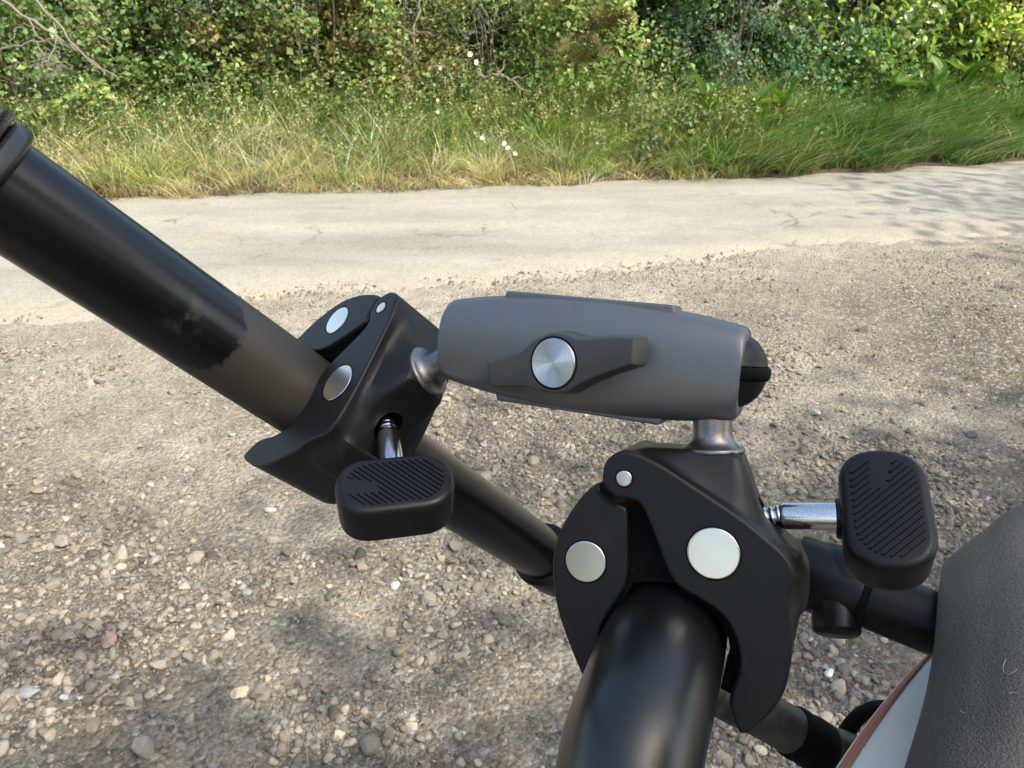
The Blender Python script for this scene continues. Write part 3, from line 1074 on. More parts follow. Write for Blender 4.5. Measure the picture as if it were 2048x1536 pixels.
# ------------------------------------------------------------------ verge grass (uncountable)
def verge_grass(name, n, x0, x1, d0, d1, hmin, hmax, colfun, lean_dir, lean_amt, width=0.007, seg=4, per=26, spread=0.07, label=''):
    """tufts: blades fan out of shared roots and share a tone"""
    nt_ = n // per
    tx = rng.uniform(x0, x1, nt_)
    td = d0 + (d1 - d0) * rng.random(nt_)
    k = np.repeat(np.arange(nt_), per)
    n = len(k)
    a = rng.uniform(0, 2 * np.pi, n)
    rad = np.abs(rng.normal(size=n)) * spread
    x = tx[k] + np.cos(a) * rad
    d = np.maximum(td[k] + np.sin(a) * rad, d0) + 0.34 * (vnoise(x, 0 * x, 1.9, 44) - 0.62) * np.exp(-td[k] * 2.5)
    y = far_y(x) + d
    z = np.where(d < 0, 0.022, bank_z(x, np.maximum(d, 0))) - 0.01
    th = (hmin + (hmax - hmin) * rng.random(nt_) ** 1.3) * (0.6 + 0.8 * vnoise(tx, td, 1.7, 57))
    hgt = th[k] * rng.uniform(0.45, 1.15, n) * (0.85 + 0.5 * np.clip(td[k], 0, 1.5))
    tl = rng.normal(size=(nt_, 3)) * np.array([0.6, 0.45, 0])
    out = np.stack([np.cos(a), np.sin(a), 0 * a], -1) * (0.25 + 0.9 * rng.random(n) ** 1.5)[:, None]
    ln = (np.array(lean_dir)[None] * lean_amt + tl[k] + out) * hgt[:, None]
    tone = np.exp(rng.normal(size=nt_) * 0.34)
    col = colfun(tx[k], td[k], k, nt_) * tone[k][:, None]
    col = np.clip(col * np.exp(rng.normal(size=(n, 1)) * 0.32), 0.01, 0.75)
    V, Fc, C = blades(np.stack([x, y, z], -1), hgt, width * rng.uniform(0.5, 1.5, n), ln, col * 0.8, seg, col * 1.15)
    o = obj(name, fast_mesh(name, V, Fc, C), M_GRASS)
    tag(o, label, 'grass', kind='stuff')


STRAW, GRN, LUSH = np.array([0.60, 0.51, 0.29]), np.array([0.19, 0.26, 0.065]), np.array([0.09, 0.17, 0.04])


def col_left(x, d, k, nt_):
    f = 0.80 - d * 0.62 + (vnoise(x, d, 1.3, 71) - 0.5) * 0.9 - np.clip(x + 1.5, 0, 9) * 0.11
    dry = (rng.random(nt_)[k] * 0.6 + rng.random(len(k)) * 0.4 < f)[:, None]
    return np.where(dry, vary(STRAW, nt_, 0.15, 0.07)[k], vary(GRN, nt_, 0.2, 0.15)[k])


def col_right(x, d, k, nt_):
    dry = (rng.random(len(k)) * 0.6 + rng.random(nt_)[k] * 0.4 < 0.2 + 0.10 * np.exp(-d * 5))[:, None]
    return np.where(dry, vary(STRAW * 0.8, nt_, 0.15, 0.07)[k], vary(LUSH, nt_, 0.2, 0.15)[k])


verge_grass('dry_grass', 42000, -6.5, 3.0, 0.03, 1.6, 0.12, 0.46, col_left, (0.35, -0.4, 0), 0.45,
            label='tangled straw and green grass covering the left and middle verge')
verge_grass('dead_grass', 15000, -6.5, 1.9, -0.05, 0.55, 0.07, 0.24, lambda x, d, k, nt_: vary(np.array([0.62, 0.50, 0.28]), nt_, 0.2, 0.06)[k], (0.1, -0.7, 0), 0.7, 0.008, per=18,
            label='bleached dead grass lying along the road edge at left')
verge_grass('lush_grass', 31000, 1.6, 8.0, 0.05, 1.15, 0.2, 0.46, col_right, (0.8, -0.5, 0), 0.6, 0.009,
            label='lush dark green grass leaning along the right verge')
verge_grass('distant_grass', 20000, -15, -6.5, 0.03, 1.5, 0.15, 0.5, col_left, (0.35, -0.4, 0), 0.45, 0.011,
            label='straw and green grass running on past the left end of the verge')
verge_grass('distant_grass', 20000, 8.0, 17, 0.05, 1.3, 0.2, 0.46, col_right, (0.8, -0.5, 0), 0.6, 0.011,
            label='green grass running on past the right end of the verge')
# tall flowering stalks with drooping seed heads
n = 620
x = rng.uniform(-6, 2.6, n)
d = rng.uniform(0.15, 1.4, n)
base = np.stack([x, far_y(x) + d, bank_z(x, d)], -1)
hs = rng.uniform(0.3, 0.7, n)
ln = rng.normal(size=(n, 3)) * np.array([0.14, 0.12, 0]) + np.array([0.08, -0.06, 0])
sc_ = vary(np.array([0.52, 0.45, 0.24]), n, 0.2, 0.07)
V1, F1, C1 = blades(base, hs, np.full(n, 0.004), ln, sc_, 4)
o = obj('grass_stalks', fast_mesh('grass_stalks', V1, F1, C1), M_GRASS)
tag(o, 'tall thin straw stalks standing out of the verge grass', 'grass', kind='stuff')
tipz = base + ln + np.outer(hs * (1 - 0.25 * np.minimum(1, np.linalg.norm(ln, axis=1) / hs)), [0, 0, 1])
k = np.repeat(np.arange(n), 9)
pos = tipz[k] - np.outer(rng.random(len(k)) * 0.10, [0, 0, 1]) + rng.normal(size=(len(k), 3)) * 0.008
V, Fc, C = leaf_cloud(pos, rng.uniform(0.018, 0.032, len(k)), vary(np.array([0.55, 0.48, 0.26]), len(k), 0.2, 0.07), small_leaf(0.35), (0.3, -0.3, 0.3), 0.6)
tag(obj('seed_heads', fast_mesh('seed_heads', V, Fc, C), M_GRASS), 'pale drooping seed heads above the verge grass', 'grass', kind='stuff')
# low leafy ground cover on the bank
n = 60000
x = rng.uniform(-6, 6.5, n)
d = rng.uniform(0.25, 2.9, n)
pos = np.stack([x, far_y(x) + d, bank_z(x, d) + rng.random(n) * (0.12 + 0.42 * vnoise(x, d, 2.2, 99)) * np.clip(d, 0.2, 1.3)], -1)
V, Fc, C = leaf_cloud(pos, rng.uniform(0.02, 0.055, n), vary((0.15, 0.21, 0.055), n, 0.38), SL, (0, -0.3, 0.8), 0.6)
tag(obj('ground_cover', fast_mesh('ground_cover', V, Fc, C), M_LEAF), 'low leafy ground cover between the grass on the bank', 'ground cover', kind='stuff')

# ------------------------------------------------------------------ shade trees (beside and behind the viewer)
def shade_tree(label, loc, h, crown_c, crown_r, n, gaps, leaf=0.12):
    e = empty('shade_tree', loc)
    tag(e, label, 'tree', 'shade trees beside the gravel')
    parts = [tube(catmull([(0, 0, -0.1), (0.05, 0.03, h * 0.3), (0.0, 0.1, h * 0.6), (crown_c[0] * 0.5, crown_c[1] * 0.5, h * 0.85)], 5), np.linspace(0.2, 0.07, 16), 10)]
    cl = []
    for k in range(46):
        q = rng.normal(size=3)
        q = q / np.linalg.norm(q) * (rng.random() ** 0.45)
        p = np.array(crown_c) + q * np.array(crown_r)
        cl.append(p)
        s = np.array([crown_c[0] * 0.25, crown_c[1] * 0.25, h * random.uniform(0.5, 0.8)])
        if k % 2 == 0:
            parts.append(tube(catmull([s, (s + p) / 2 + np.array([0, 0, 0.25]), p], 4), np.linspace(0.055, 0.012, 9), 6))
    smooth_all(obj('trunk', mesh('trunk', *merge(parts)), M_TRUNK, e))
    cl = np.array(cl)
    k = rng.integers(0, len(cl), n)
    pos = cl[k] + rng.normal(size=(n, 3)) * gaps
    V, Fc, C = leaf_cloud(pos, leaf * np.exp(rng.normal(size=n) * 0.25), vary((0.07, 0.11, 0.03), n, 0.3), SL, (0, 0, 0.6), 0.7)
    tag(obj('crown', fast_mesh('crown', V, Fc, C), M_LEAF, e), kind='stuff')


def under_sun(p, z):
    """where something at height z must stand to shade the ground point p"""
    return np.array([p[0] + SUN.x / SUN.z * z, p[1] + SUN.y / SUN.z * z, z])


c1 = under_sun((1.7, 0.3), 6.0)
shade_tree('broad shade tree behind the viewer at right', (c1[0] + 0.8, c1[1] - 1.0, 0), 6.0, (-0.8, 1.0, 6.0), (3.3, 2.2, 1.3), 20000, 0.46)
c2 = under_sun((6.2, 5.6), 6.0)
shade_tree('smaller shade tree beside the lane to the right', (c2[0] + 1.0, c2[1] - 0.8, 0), 6.0, (-1.0, 0.8, 6.0), (2.9, 2.0, 1.2), 7000, 0.45)

# ------------------------------------------------------------------ gravel
def ico(sub):
    bm = bmesh.new()
    bmesh.ops.create_icosphere(bm, subdivisions=sub, radius=1.0)
    v = np.array([tuple(q.co) for q in bm.verts])
    f = np.array([[q.index for q in p.verts] for p in bm.faces])
    bm.free()
    return v, f


I1, I2 = ico(1), ico(2)


def chunk(base, seed):
    """an angular stone: sphere cut by a few random planes"""
    r = np.random.default_rng(seed)
    v = base[0].copy()
    for _ in range(13):
        nn = nrm(r.normal(size=3))
        lim = r.uniform(0.45, 0.78)
        dd = v @ nn
        v = v - np.outer(np.maximum(dd - lim, 0), nn)
    v += r.normal(size=v.shape) * 0.02
    return v * np.array([1.0, r.uniform(0.65, 0.95), r.uniform(0.45, 0.75)])


T1 = [chunk(I1, s) for s in range(14)]
T2 = [chunk(I2, 100 + s) for s in range(14)]
tones = np.array([c for _, c in STONE_TONES])


PILES = [(*G(px_, py_)[:2], sg_, am_) for px_, py_, sg_, am_ in ((60, 1220, .18, 1.5), (260, 1200, .19, 1.5), (450, 1160, .15, 1.3), (620, 1140, .12, .9), (150, 1330, .13, 1.3), (560, 1390, .08, 1.0), (900, 1250, .2, .7), (640, 1480, .1, .6), (1800, 960, .3, .5), (1000, 1000, .2, .5), (480, 1260, .12, -.5), (470, 1420, .1, -.6), (350, 1060, .15, -.4), (280, 880, .22, -.6), (560, 1050, .13, -.6), (690, 1220, .10, -.6), (420, 930, .2, -.5))]


def gravel_density(x, y):
    pile = 0
    for gx_, gy_, sg_, am_ in PILES:
        pile = pile + am_ * np.exp(-((x - gx_) ** 2 + (y - gy_) ** 2) / (2 * sg_ * sg_))
    return np.clip(pile + 3.0 * (0.6 * vnoise(x, y, 1.6, 81) + 0.4 * vnoise(x, y, 4.5, 83)) - 1.2, 0.05, 1)


def scatter(n, ymin, ymax):
    out = []
    while len(out) < n:
        y = rng.uniform(ymin ** 0.5, ymax ** 0.5, n * 3) ** 2
        x = rng.uniform(-1, 1, n * 3) * (0.80 * y + 0.45)
        k = (rng.random(n * 3) < gravel_density(x, y)) & (y < near_y(x) + 0.05 + 0.35 * rng.random(n * 3) ** 2)
        out += list(zip(x[k], y[k]))
    return np.array(out[:n])


def place(n, ymin, ymax, rmed, rsig, tmpl, faces):
    p = scatter(n, ymin, ymax)
    r = rmed * np.exp(rng.normal(size=n) * rsig)
    ang = rng.uniform(0, 2 * np.pi, n)
    tl = rng.normal(size=(n, 2)) * 0.3
    t = rng.integers(0, len(tmpl), n)
    B = np.array(tmpl)[t] * r[:, None, None]
    ca, sa = np.cos(ang)[:, None], np.sin(ang)[:, None]
    X = B[:, :, 0] * ca - B[:, :, 1] * sa
    Y = B[:, :, 0] * sa + B[:, :, 1] * ca
    Z = B[:, :, 2] + X * tl[:, :1] + Y * tl[:, 1:]
    gz = np.maximum(ground_h(p[:, 0], p[:, 1]), np.where(p[:, 1] > near_y(p[:, 0]), 0.012, -1))
    V = np.stack([X + p[:, :1], Y + p[:, 1:], Z + (gz + r * 0.12)[:, None]], -1)
    k = V.shape[1]
    Fc = faces[None] + (np.arange(n) * k)[:, None, None]
    c = tones[rng.integers(0, len(tones), n)] * np.exp(rng.normal(size=(n, 1)) * 0.22)
    w = rng.random(n) < 0.004
    c[w] = 0.42
    C = np.repeat(np.clip(c, 0.02, 0.75), k, 0)
    return V.reshape(-1, 3), Fc.reshape(-1, 3), C


parts = [place(30000, 0.85, 2.9, 0.0042, 0.40, T1, I1[1]), place(12000, 2.0, 5.0, 0.0075, 0.35, T1, I1[1]), place(5600, 0.85, 3.2, 0.0115, 0.34, T2, I2[1])]
off, Vs, Fs, Cs = 0, [], [], []
for v, f, c in parts:
    Vs.append(v)
    Fs.append(f + off)
    Cs.append(c)
    off += len(v)
gr = obj('gravel', fast_mesh('gravel', np.concatenate(Vs), np.concatenate(Fs), np.concatenate(Cs)), M_STONES, ground)
tag(gr, kind='stuff')

# the larger stones one by one
smesh = []
for i, t in enumerate(T2):
    me = mesh('stone', t, I2[1])
    me.materials.append(M_STONE)
    smesh.append(me)
for (x, y) in scatter(290, 0.9, 3.4):
    r = 0.0185 * math.exp(random.gauss(0, 0.25))
    o = bpy.data.objects.new('stone', random.choice(smesh))
    COL.objects.link(o)
    o.parent = ground
    o.matrix_local = (Matrix.Translation((x, y, float(ground_h(x, y)) + r * 0.25)) @ Matrix.Rotation(random.uniform(0, 6.28), 4, 'Z')
                      @ Matrix.Rotation(random.gauss(0, 0.3), 4, 'X') @ Matrix.Scale(r, 4))


def named_stone(name, label, px, py, size, color, seed, rot=0.0, shape='chunk'):
    p = G(px, py)
    m, nt, b = newmat(name + '_surface')
    co = objcoord(nt)
    fn = noise(nt, co, 60, 5, 0.7)
    c = mixc(nt, tuple(color), ramp(nt, [(0.3, (0.65,) * 3), (0.7, (1.3,) * 3)], fn).outputs[0], 0.9, 'MULTIPLY')
    nt.links.new(c, b.inputs['Base Color'])
    b.inputs['Roughness'].default_value = 0.9
    bump(nt, b, fn, 0.5, 0.003)
    base = ico(3)
    v = chunk(base, seed)
    if shape == 'block':
        v = np.sign(v) * np.abs(v) ** 0.6
    v = v / np.array([1, max(abs(v[:, 1])), max(abs(v[:, 2]))]) * np.array(size) / 2
    me = mesh(name, v, base[1])
    me.materials.append(m)
    o = obj(name, me)
    o.location = (p[0], p[1], float(ground_h(p[0], p[1])) + size[2] * 0.28)
    o.rotation_euler = (0.1, -0.1, rot)
    tag(o, label, 'stone', 'loose stones on the gravel')


named_stone('pointed_stone', 'grey pointed stone lying alone near the left edge', 122, 1078, (0.055, 0.065, 0.035), (0.24, 0.215, 0.185), 5, 0.4)
named_stone('block_stone', 'upright blocky grey stone at the bottom edge, left', 287, 1500, (0.036, 0.04, 0.05), (0.26, 0.235, 0.2), 9, 0.3, 'block')
named_stone('cream_stone', 'cream coloured slanted stone beside a dark round one', 478, 1382, (0.045, 0.035, 0.022), (0.55, 0.44, 0.3), 13, 0.7)
named_stone('round_stone', 'dark round stone right of the cream stone', 520, 1385, (0.05, 0.045, 0.035), (0.17, 0.15, 0.125), 17, 0.2)
named_stone('pinkish_stone', 'pinkish tan angular stone in the lower left pile', 218, 1285, (0.045, 0.045, 0.035), (0.34, 0.25, 0.19), 21, 0.9)
named_stone('flat_stone', 'flat grey slab stone lowest at the left edge', 65, 1392, (0.062, 0.04, 0.02), (0.25, 0.25, 0.24), 25, -0.1)
named_stone('grey_stone', 'pale oblong grey stone in the middle of the left pile', 495, 1188, (0.04, 0.025, 0.022), (0.33, 0.32, 0.29), 29, 0.6)
named_stone('white_stone', 'white quartz stone beside the lower right tube', 1655, 1355, (0.03, 0.022, 0.018), (0.72, 0.72, 0.72), 33, 0.0)
named_stone('dark_stone', 'dark flat stone right of the grey arm', 1728, 657, (0.075, 0.05, 0.035), (0.12, 0.112, 0.1), 37, 0.0)
named_stone('orange_stone', 'small orange brick fragment on the pale road', 520, 508, (0.05, 0.035, 0.04), (0.42, 0.22, 0.11), 41, 0.3)
named_stone('oval_stone', 'smooth pale oval stone right of the grey arm end', 1630, 828, (0.042, 0.032, 0.025), (0.42, 0.41, 0.39), 45, 0.1)
named_stone('angular_stone', 'dark angular stone near the upper right of the gravel', 1945, 868, (0.05, 0.035, 0.03), (0.15, 0.14, 0.125), 49, 0.5)  # one even dark colour over the whole stone
named_stone('tan_stone', 'small tan stone above the right knob', 1768, 822, (0.03, 0.022, 0.02), (0.45, 0.30, 0.17), 53, 0.2)
named_stone('pale_stone', 'pale elongated stone left of the front clamp knob', 540, 1024, (0.045, 0.022, 0.02), (0.48, 0.46, 0.41), 57, 0.0)

# bits of straw on the gravel
n = 420
p = np.concatenate([scatter(110, 0.9, 3.5), np.array([G(700 + random.gauss(0, 35), 1215 + random.gauss(0, 18))[:2] for _ in range(25)]),
                    np.array([G(1635 + random.gauss(0, 25), 975 + random.gauss(0, 15))[:2] for _ in range(15)]),
                    np.array([G(440 + random.gauss(0, 55), 487 + random.gauss(0, 10))[:2] for _ in range(150)]),
                    np.array([G(930 + random.gauss(0, 90), 458 + random.gauss(0, 9))[:2] for _ in range(120)])])
a = rng.uniform(0, 6.28, n)
ln = rng.uniform(0.015, 0.06, n)
base = np.stack([p[:, 0], p[:, 1], np.where(p[:, 1] > near_y(p[:, 0]), 0.029, ground_h(p[:, 0], p[:, 1]) + 0.012)], -1)
V, Fc, C = blades(base, np.full(n, 0.012), np.full(n, 0.003), np.stack([np.cos(a) * ln, np.sin(a) * ln, 0 * a], -1), vary(np.array([0.5, 0.38, 0.2]), n, 0.25, 0.06))
tag(obj('straw_litter', fast_mesh('straw_litter', V, Fc, C), M_GRASS), 'thin dry straw scattered over the gravel', 'straw', kind='stuff')

# ------------------------------------------------------------------ tube frame
TF = empty('tube_frame', tuple(P(1380, 1150, 0.33)))
tag(TF, 'black tubular frame with dusty bar, grip collar and bent tube', 'frame')
O = np.array(TF.location)


def tpart(name, v, f, mat, parent=TF, ang=40):
    o = obj(name, mesh(name, [np.asarray(q) - O for q in v], f), mat, parent)
    return auto_smooth(o, ang)


t1c_ = np.array([-0.05793, 0.00453, 0.23097])
R1c_ = np.array([[0.07659, 0.79895, -0.5965], [-0.74626, 0.44269, 0.49712], [-0.66124, -0.40706, -0.63013]])
A, B = P(0, 380, 0.187), P(1090, 1112, 0.345)
ax = nrm(B - A)
La = float(np.linalg.norm(B - A))
ss = np.concatenate([np.linspace(-0.10, La + 0.055, 60)])
CB = W(t1c_ + R1c_ @ (np.array([-2.4, -17.2, -15.0]) * 0.001))
B2 = P(1090, 1112, 0.398)
path = catmull([A - nrm(CB - A) * 0.10, A, (A + CB) / 2, CB, (CB * 2 + B2) / 3, (CB + B2 * 2) / 3, B2, B2 + nrm(B2 - CB) * 0.055], 9)
v, f = tube(path, 0.01375, 64)
bar = tpart('bar', v, f, M_DUSTY)
al = bar.data.attributes.new('along', 'FLOAT', 'POINT')
ro = bar.data.attributes.new('round', 'FLOAT', 'POINT')
toward = nrm(np.array([0, 0, CAM_H]) - np.array(P(330, 600, 0.21)))
for i, q in enumerate(bar.data.vertices):
    w_ = np.array(q.co) + O - A
    s = w_ @ ax
    al.data[i].value = s
    rd = nrm(w_ - ax * s + 1e-9)
    ro.data[i].value = math.acos(max(-1, min(1, float(rd @ nrm(toward - ax * (toward @ ax)))))) / math.pi
# collar and knurled grip at the upper left
f0 = -0.0032
tpart('flange', *lathe([(0.0138, f0 + 0.002), (0.0158, f0 + 0.0012), (0.0166, f0), (0.0166, f0 - 0.0028), (0.0160, f0 - 0.0034), (0.0138, f0 - 0.0040)], 72, A, ax), M_FLANGE)
rings = []
grip_prof = [(0.014, f0 - 0.0041)] + [(0.0163, f0 - 0.0044 - 0.0005 * i) for i in range(90)] + [(0.014, f0 - 0.054)]
tpart('grip', *lathe(grip_prof, 240, A, ax, wob=lambda a, h: 0.0009 * max(-0.6, math.sin(48 * a + 1.3 * math.sin(h * 2600)))), M_GRIP, ang=60)
# collar at the far end of the bar
e0 = -0.006
bx = nrm(B2 - CB)
tpart('end_collar', *lathe([(0.0138, e0), (0.0168, e0 + 0.0015), (0.0172, e0 + 0.004), (0.0172, e0 + 0.028), (0.014, e0 + 0.031)], 48, B2, bx), M_TUBE)
# bent tube through the second clamp, coming towards the viewer
bp = catmull([np.array([0.06, 0.30, -0.02]), np.array([0.055, 0.24, 0.45]), np.array([0.035, 0.13, 0.95]), P(1270, 1960, 0.156), P(1245, 1720, 0.152), P(1257, 1536, 0.155), P(1292, 1400, 0.167), P(1326, 1292, 0.185), P(1352, 1215, 0.212), P(1375, 1165, 0.25), P(1395, 1140, 0.30), P(1400, 1135, 0.35)], 10)
tpart('bent_tube', *tube(bp, 0.0150, 64), M_BENT)
# cross member behind the clamps
cpth = catmull([B2 + bx * 0.02, P(1230, 1180, 0.405), P(1420, 1130, 0.365), P(1640, 1150, 0.315), P(1720, 1184, 0.305)], 8)
tpart('cross_tube', *tube(cpth, 0.0145, 48), M_TUBE)
r1, r2 = P(1715, 1186, 0.305), P(2080, 1330, 0.275)
rx = nrm(r2 - r1)
tpart('seat_tube', *tube([r1 - rx * 0.01, r1 + rx * 0.03, r2], 0.0125, 48), M_TUBE)
sl = tpart('sleeve', *lathe([(0.0146, -0.026), (0.0152, -0.024), (0.0152, 0.0), (0.0149, 0.0015), (0.0135, 0.002)], 56, r1, rx), M_TUBE)
tpart('seam_ring', *lathe([(0.0140, 0.0012), (0.0156, 0.0018), (0.0156, 0.0035), (0.0135, 0.0045)], 56, r1, rx), M_PAD, sl)
bo = np.asarray(P(1672, 1245, 0.300))
upv = nrm(P(1668, 1150, 0.300) - P(1674, 1260, 0.290))
tpart('boss', *lathe([(0.0078, -0.0048), (0.0090, -0.0040), (0.0094, -0.003), (0.0094, 0.012)], 40, bo, upv), M_TUBE)
# lower dusty tube with strap
l0, l1 = P(1395, 1352, 0.33), P(1820, 1600, 0.36)
lx = nrm(l1 - l0)
lt = tpart('lower_tube', *tube(catmull([P(1395, 1150, 0.352), P(1385, 1270, 0.338), l0 + lx * 0.006, l0 + lx * 0.04, (l0 + l1) / 2, l1, np.array([0.30, 0.24, 0.85]), np.array([0.33, 0.24, 0.4]), np.array([0.34, 0.24, -0.02])], 9), 0.0107, 40), M_LOWTUBE)
s0 = 0.056
tpart('strap', *lathe([(0.0107, s0), (0.0117, s0 + 0.001), (0.0120, s0 + 0.004), (0.0115, s0 + 0.008), (0.0122, s0 + 0.013), (0.0119, s0 + 0.020), (0.0108, s0 + 0.0215)], 40, l0, lx), M_PAD, lt)
tabv, tabf = tube(catmull([P(1690, 1470, 0.36), P(1712, 1438, 0.362), P(1742, 1418, 0.365), P(1770, 1412, 0.37)], 5), np.linspace(0.0042, 0.003, 16), 12)
tpart('lever', tabv, tabf, M_PAD, lt)

# ------------------------------------------------------------------ clamps
BODY = [(-17.8, 22.7), (-16.8, 26.9), (-13.0, 29.5), (-9.1, 28.9), (-3.4, 26.4), (5.4, 21.0), (14.9, 14.9), (20.1, 10.9), (25.0, 6.6), (27.0, 2.4), (26.2, -1.7), (26.1, -5.7),
        (26.6, -10.4), (26.1, -18.5), (24.6, -25.2), (21.6, -30.5), (18.2, -34.2), (16.6, -35.7), (15.2, -36.0), (14.2, -34.9), (13.1, -32.2), (12.5, -29.6), (13.0, -26.6), (14.6, -21.2), (14.4, -15.7), (12.6, -11.0),
        (9.7, -7.6), (5.9, -5.4), (0.9, -2.8), (-1.2, -0.2), (-3.5, 5.3), (-6.2, 12.4), (-8.5, 16.6), (-11.2, 17.6), (-14.3, 17.9), (-17.0, 20.0)]
JAW = [(-19.0, 21.0), (-22.6, 18.4), (-27.5, 11.6), (-30.5, 4.3), (-31.2, -2.3), (-30.1, -11.2), (-27.6, -18.7), (-23.8, -27.5), (-21.2, -31.6), (-19.8, -32.0), (-18.8, -30.0), (-18.6, -25.0), (-18.8, -18.7), (-18.3, -14.6),
       (-16.2, -10.8), (-12.9, -5.4), (-11.8, -0.6), (-11.7, 8.1), (-11.9, 14.4), (-13.2, 15.8), (-16.0, 16.6), (-18.3, 18.8)]
MM = 0.001


def poly_normals(p):
    t = np.roll(p, -1, 0) - np.roll(p, 1, 0)
    n_ = np.stack([t[:, 1], -t[:, 0]], -1)
    n_ /= np.linalg.norm(n_, axis=1)[:, None] + 1e-9
    area = 0.5 * np.sum(p[:, 0] * np.roll(p[:, 1], -1) - np.roll(p[:, 0], -1) * p[:, 1])
    return n_ if area > 0 else -n_


def loft(contour, wlist, shape, name):
    """closed contour swept over w; shape(points, w) -> points (mm)"""
    n_ = len(contour)
    V, Fc = [], []
    for w in wlist:
        q = shape(contour, w)
        for a_ in q:
            V.append((a_[0] * MM, a_[1] * MM, w * MM))
    for i in range(len(wlist) - 1):
        for j in range(n_):
            k = (j + 1) % n_
            Fc.append((i * n_ + j, i * n_ + k, (i + 1) * n_ + k, (i + 1) * n_ + j))
    me = mesh(name, V, Fc)
    bm = bmesh.new()
    bm.from_mesh(me)
    bm.verts.ensure_lookup_table()
    f1 = bm.faces.new([bm.verts[j] for j in range(n_)])
    f2 = bm.faces.new([bm.verts[(len(wlist) - 1) * n_ + j] for j in range(n_)][::-1])
    bmesh.ops.triangulate(bm, faces=[f1, f2])
    bmesh.ops.recalc_face_normals(bm, faces=bm.faces)
    bm.to_mesh(me)
    bm.free()
    return me


def sstep(a_, b_, x_):
    t = np.clip((x_ - a_) / (b_ - a_), 0, 1)
    return t * t * (3 - 2 * t)


WID = 30.0


def body_shape(c, w):
    n_ = poly_normals(c)
    edge_ = min(-w, WID + w)
    ch = 0.8
    inset = 0.0 if edge_ >= ch else (ch - math.sqrt(max(0, ch * ch - (ch - edge_) ** 2)))
    q = c - n_ * inset
    b = float(sstep(2.5, 8.5, edge_))
    out = (n_[:, 0] * 0.5 + n_[:, 1] * 0.85) > 0.25
    outer = out & (c[:, 1] > 4.0) & (c[:, 0] > -14)
    vm = np.interp(c[:, 0], [-14, -8, -1, 1, 14, 15.5, 17.5, 20, 25.8], [29.2, 29.8, 29.6, 29.6, 29.0, 27.5, 20.5, 13.5, 6.0])
    q = q.copy()
    q[:, 1] += np.where(outer, np.maximum(vm - c[:, 1], 0) * b, 0)
    side = (n_[:, 0] > 0.6) & (c[:, 0] > 20)
    q[:, 0] += np.where(side, 4.2 * np.exp(-((c[:, 1] + 3.0) / 9.0) ** 2) * b, 0)
    # hollow flank of the claw between its two rims
    fl = (n_[:, 0] > 0.2) & (c[:, 1] < -8)
    q = q - n_ * (np.where(fl, 0.9 * b * (1 - sstep(-8, -16, c[:, 1])) * sstep(-34, -26, c[:, 1]), 0))[:, None]
    return q


def jaw_shape(c, w):
    n_ = poly_normals(c)
    edge_ = min(-w - 1.0, WID - 1.0 + w)
    ch = 0.8
    inset = 0.0 if edge_ >= ch else (ch - math.sqrt(max(0, ch * ch - (ch - edge_) ** 2)))
    return c - n_ * inset


def slices(w0, w1, ch=0.8):
    a_ = [w0 - ch * (1 - math.cos(t)) for t in np.linspace(0, math.pi / 2, 5)]
    mid = list(np.linspace(w0 - ch, w1 + ch, 22))[1:-1]
    return a_ + mid + [w1 + ch * (1 - math.cos(t)) for t in np.linspace(math.pi / 2, 0, 5)]


SCREW_P = np.array([21.8, 12.6, -15.0]) * MM
SCREW_D = nrm([0.985, 0.17, 0.0])
KNOB_C = np.array([46.0, 16.8, -15.0]) * MM


def stadium(L, Wd, n_=14, ex=1.0):
    r = Wd / 2
    h = L / 2 - r
    pts = []
    for j in range(n_ + 1):
        a_ = math.pi * j / n_
        pts.append((r * math.copysign(abs(math.cos(a_)) ** ex, math.cos(a_)), h + r * abs(math.sin(a_)) ** ex))
    for j in range(n_ + 1):
        a_ = math.pi + math.pi * j / n_
        pts.append((r * math.copysign(abs(math.cos(a_)) ** ex, math.cos(a_)), -h - r * abs(math.sin(a_)) ** ex))
    return np.array(pts)


def knob_mesh(L=32.0, Wd=19.6, T=14.0):
    c = stadium(L, Wd, 18, 0.86)

    def sh(cc, w):
        e_ = min(T / 2 - w, w + T / 2)
        ch = 2.2
        ins = 0 if e_ >= ch else ch - math.sqrt(max(0, ch * ch - (ch - e_) ** 2))
        n_ = poly_normals(cc)
        return cc - n_ * (ins + 0.35 * (T / 2 - w) / T)
    ws = [T / 2 - 2.2 * (1 - math.cos(t)) for t in np.linspace(0, math.pi / 2, 8)] + [0.0, -2.0] + [-T / 2 + 2.2 * (1 - math.cos(t)) for t in np.linspace(math.pi / 2, 0, 6)]
    return loft(c, ws, sh, 'knob')


def ridge_spans(L=32.0, Wd=19.6):
    """diagonal ribs inside an inset stadium, with a stepped blank notch at one end"""
    r = Wd / 2 - 2.6
    h = L / 2 - Wd / 2
    d_ = np.array([math.cos(R(42)), math.sin(R(42))])
    n_ = np.array([-d_[1], d_[0]])
    spans = []
    for k in range(-13, 14):
        o_ = n_ * (k * 1.35)
        ts = np.linspace(-22, 22, 500)
        pts = o_[None] + ts[:, None] * d_[None]
        yy = np.clip(pts[:, 1], -h, h)
        ins = (pts[:, 0] ** 2 + (pts[:, 1] - yy) ** 2) < r * r
        notch = (pts[:, 1] > 4.6) & (np.abs(pts[:, 0] + 0.8 - 0.16 * (pts[:, 1] - 8)) < 2.1 + 0.12 * (pts[:, 1] - 8))
        ok = ins & ~notch
        i = 0
        while i < len(ts):
            if ok[i]:
                j = i
                while j + 1 < len(ts) and ok[j + 1]:
                    j += 1
                if ts[j] - ts[i] > 1.2:
                    spans.append((pts[i], pts[j]))
                i = j + 1
            else:
                i += 1
    return spans


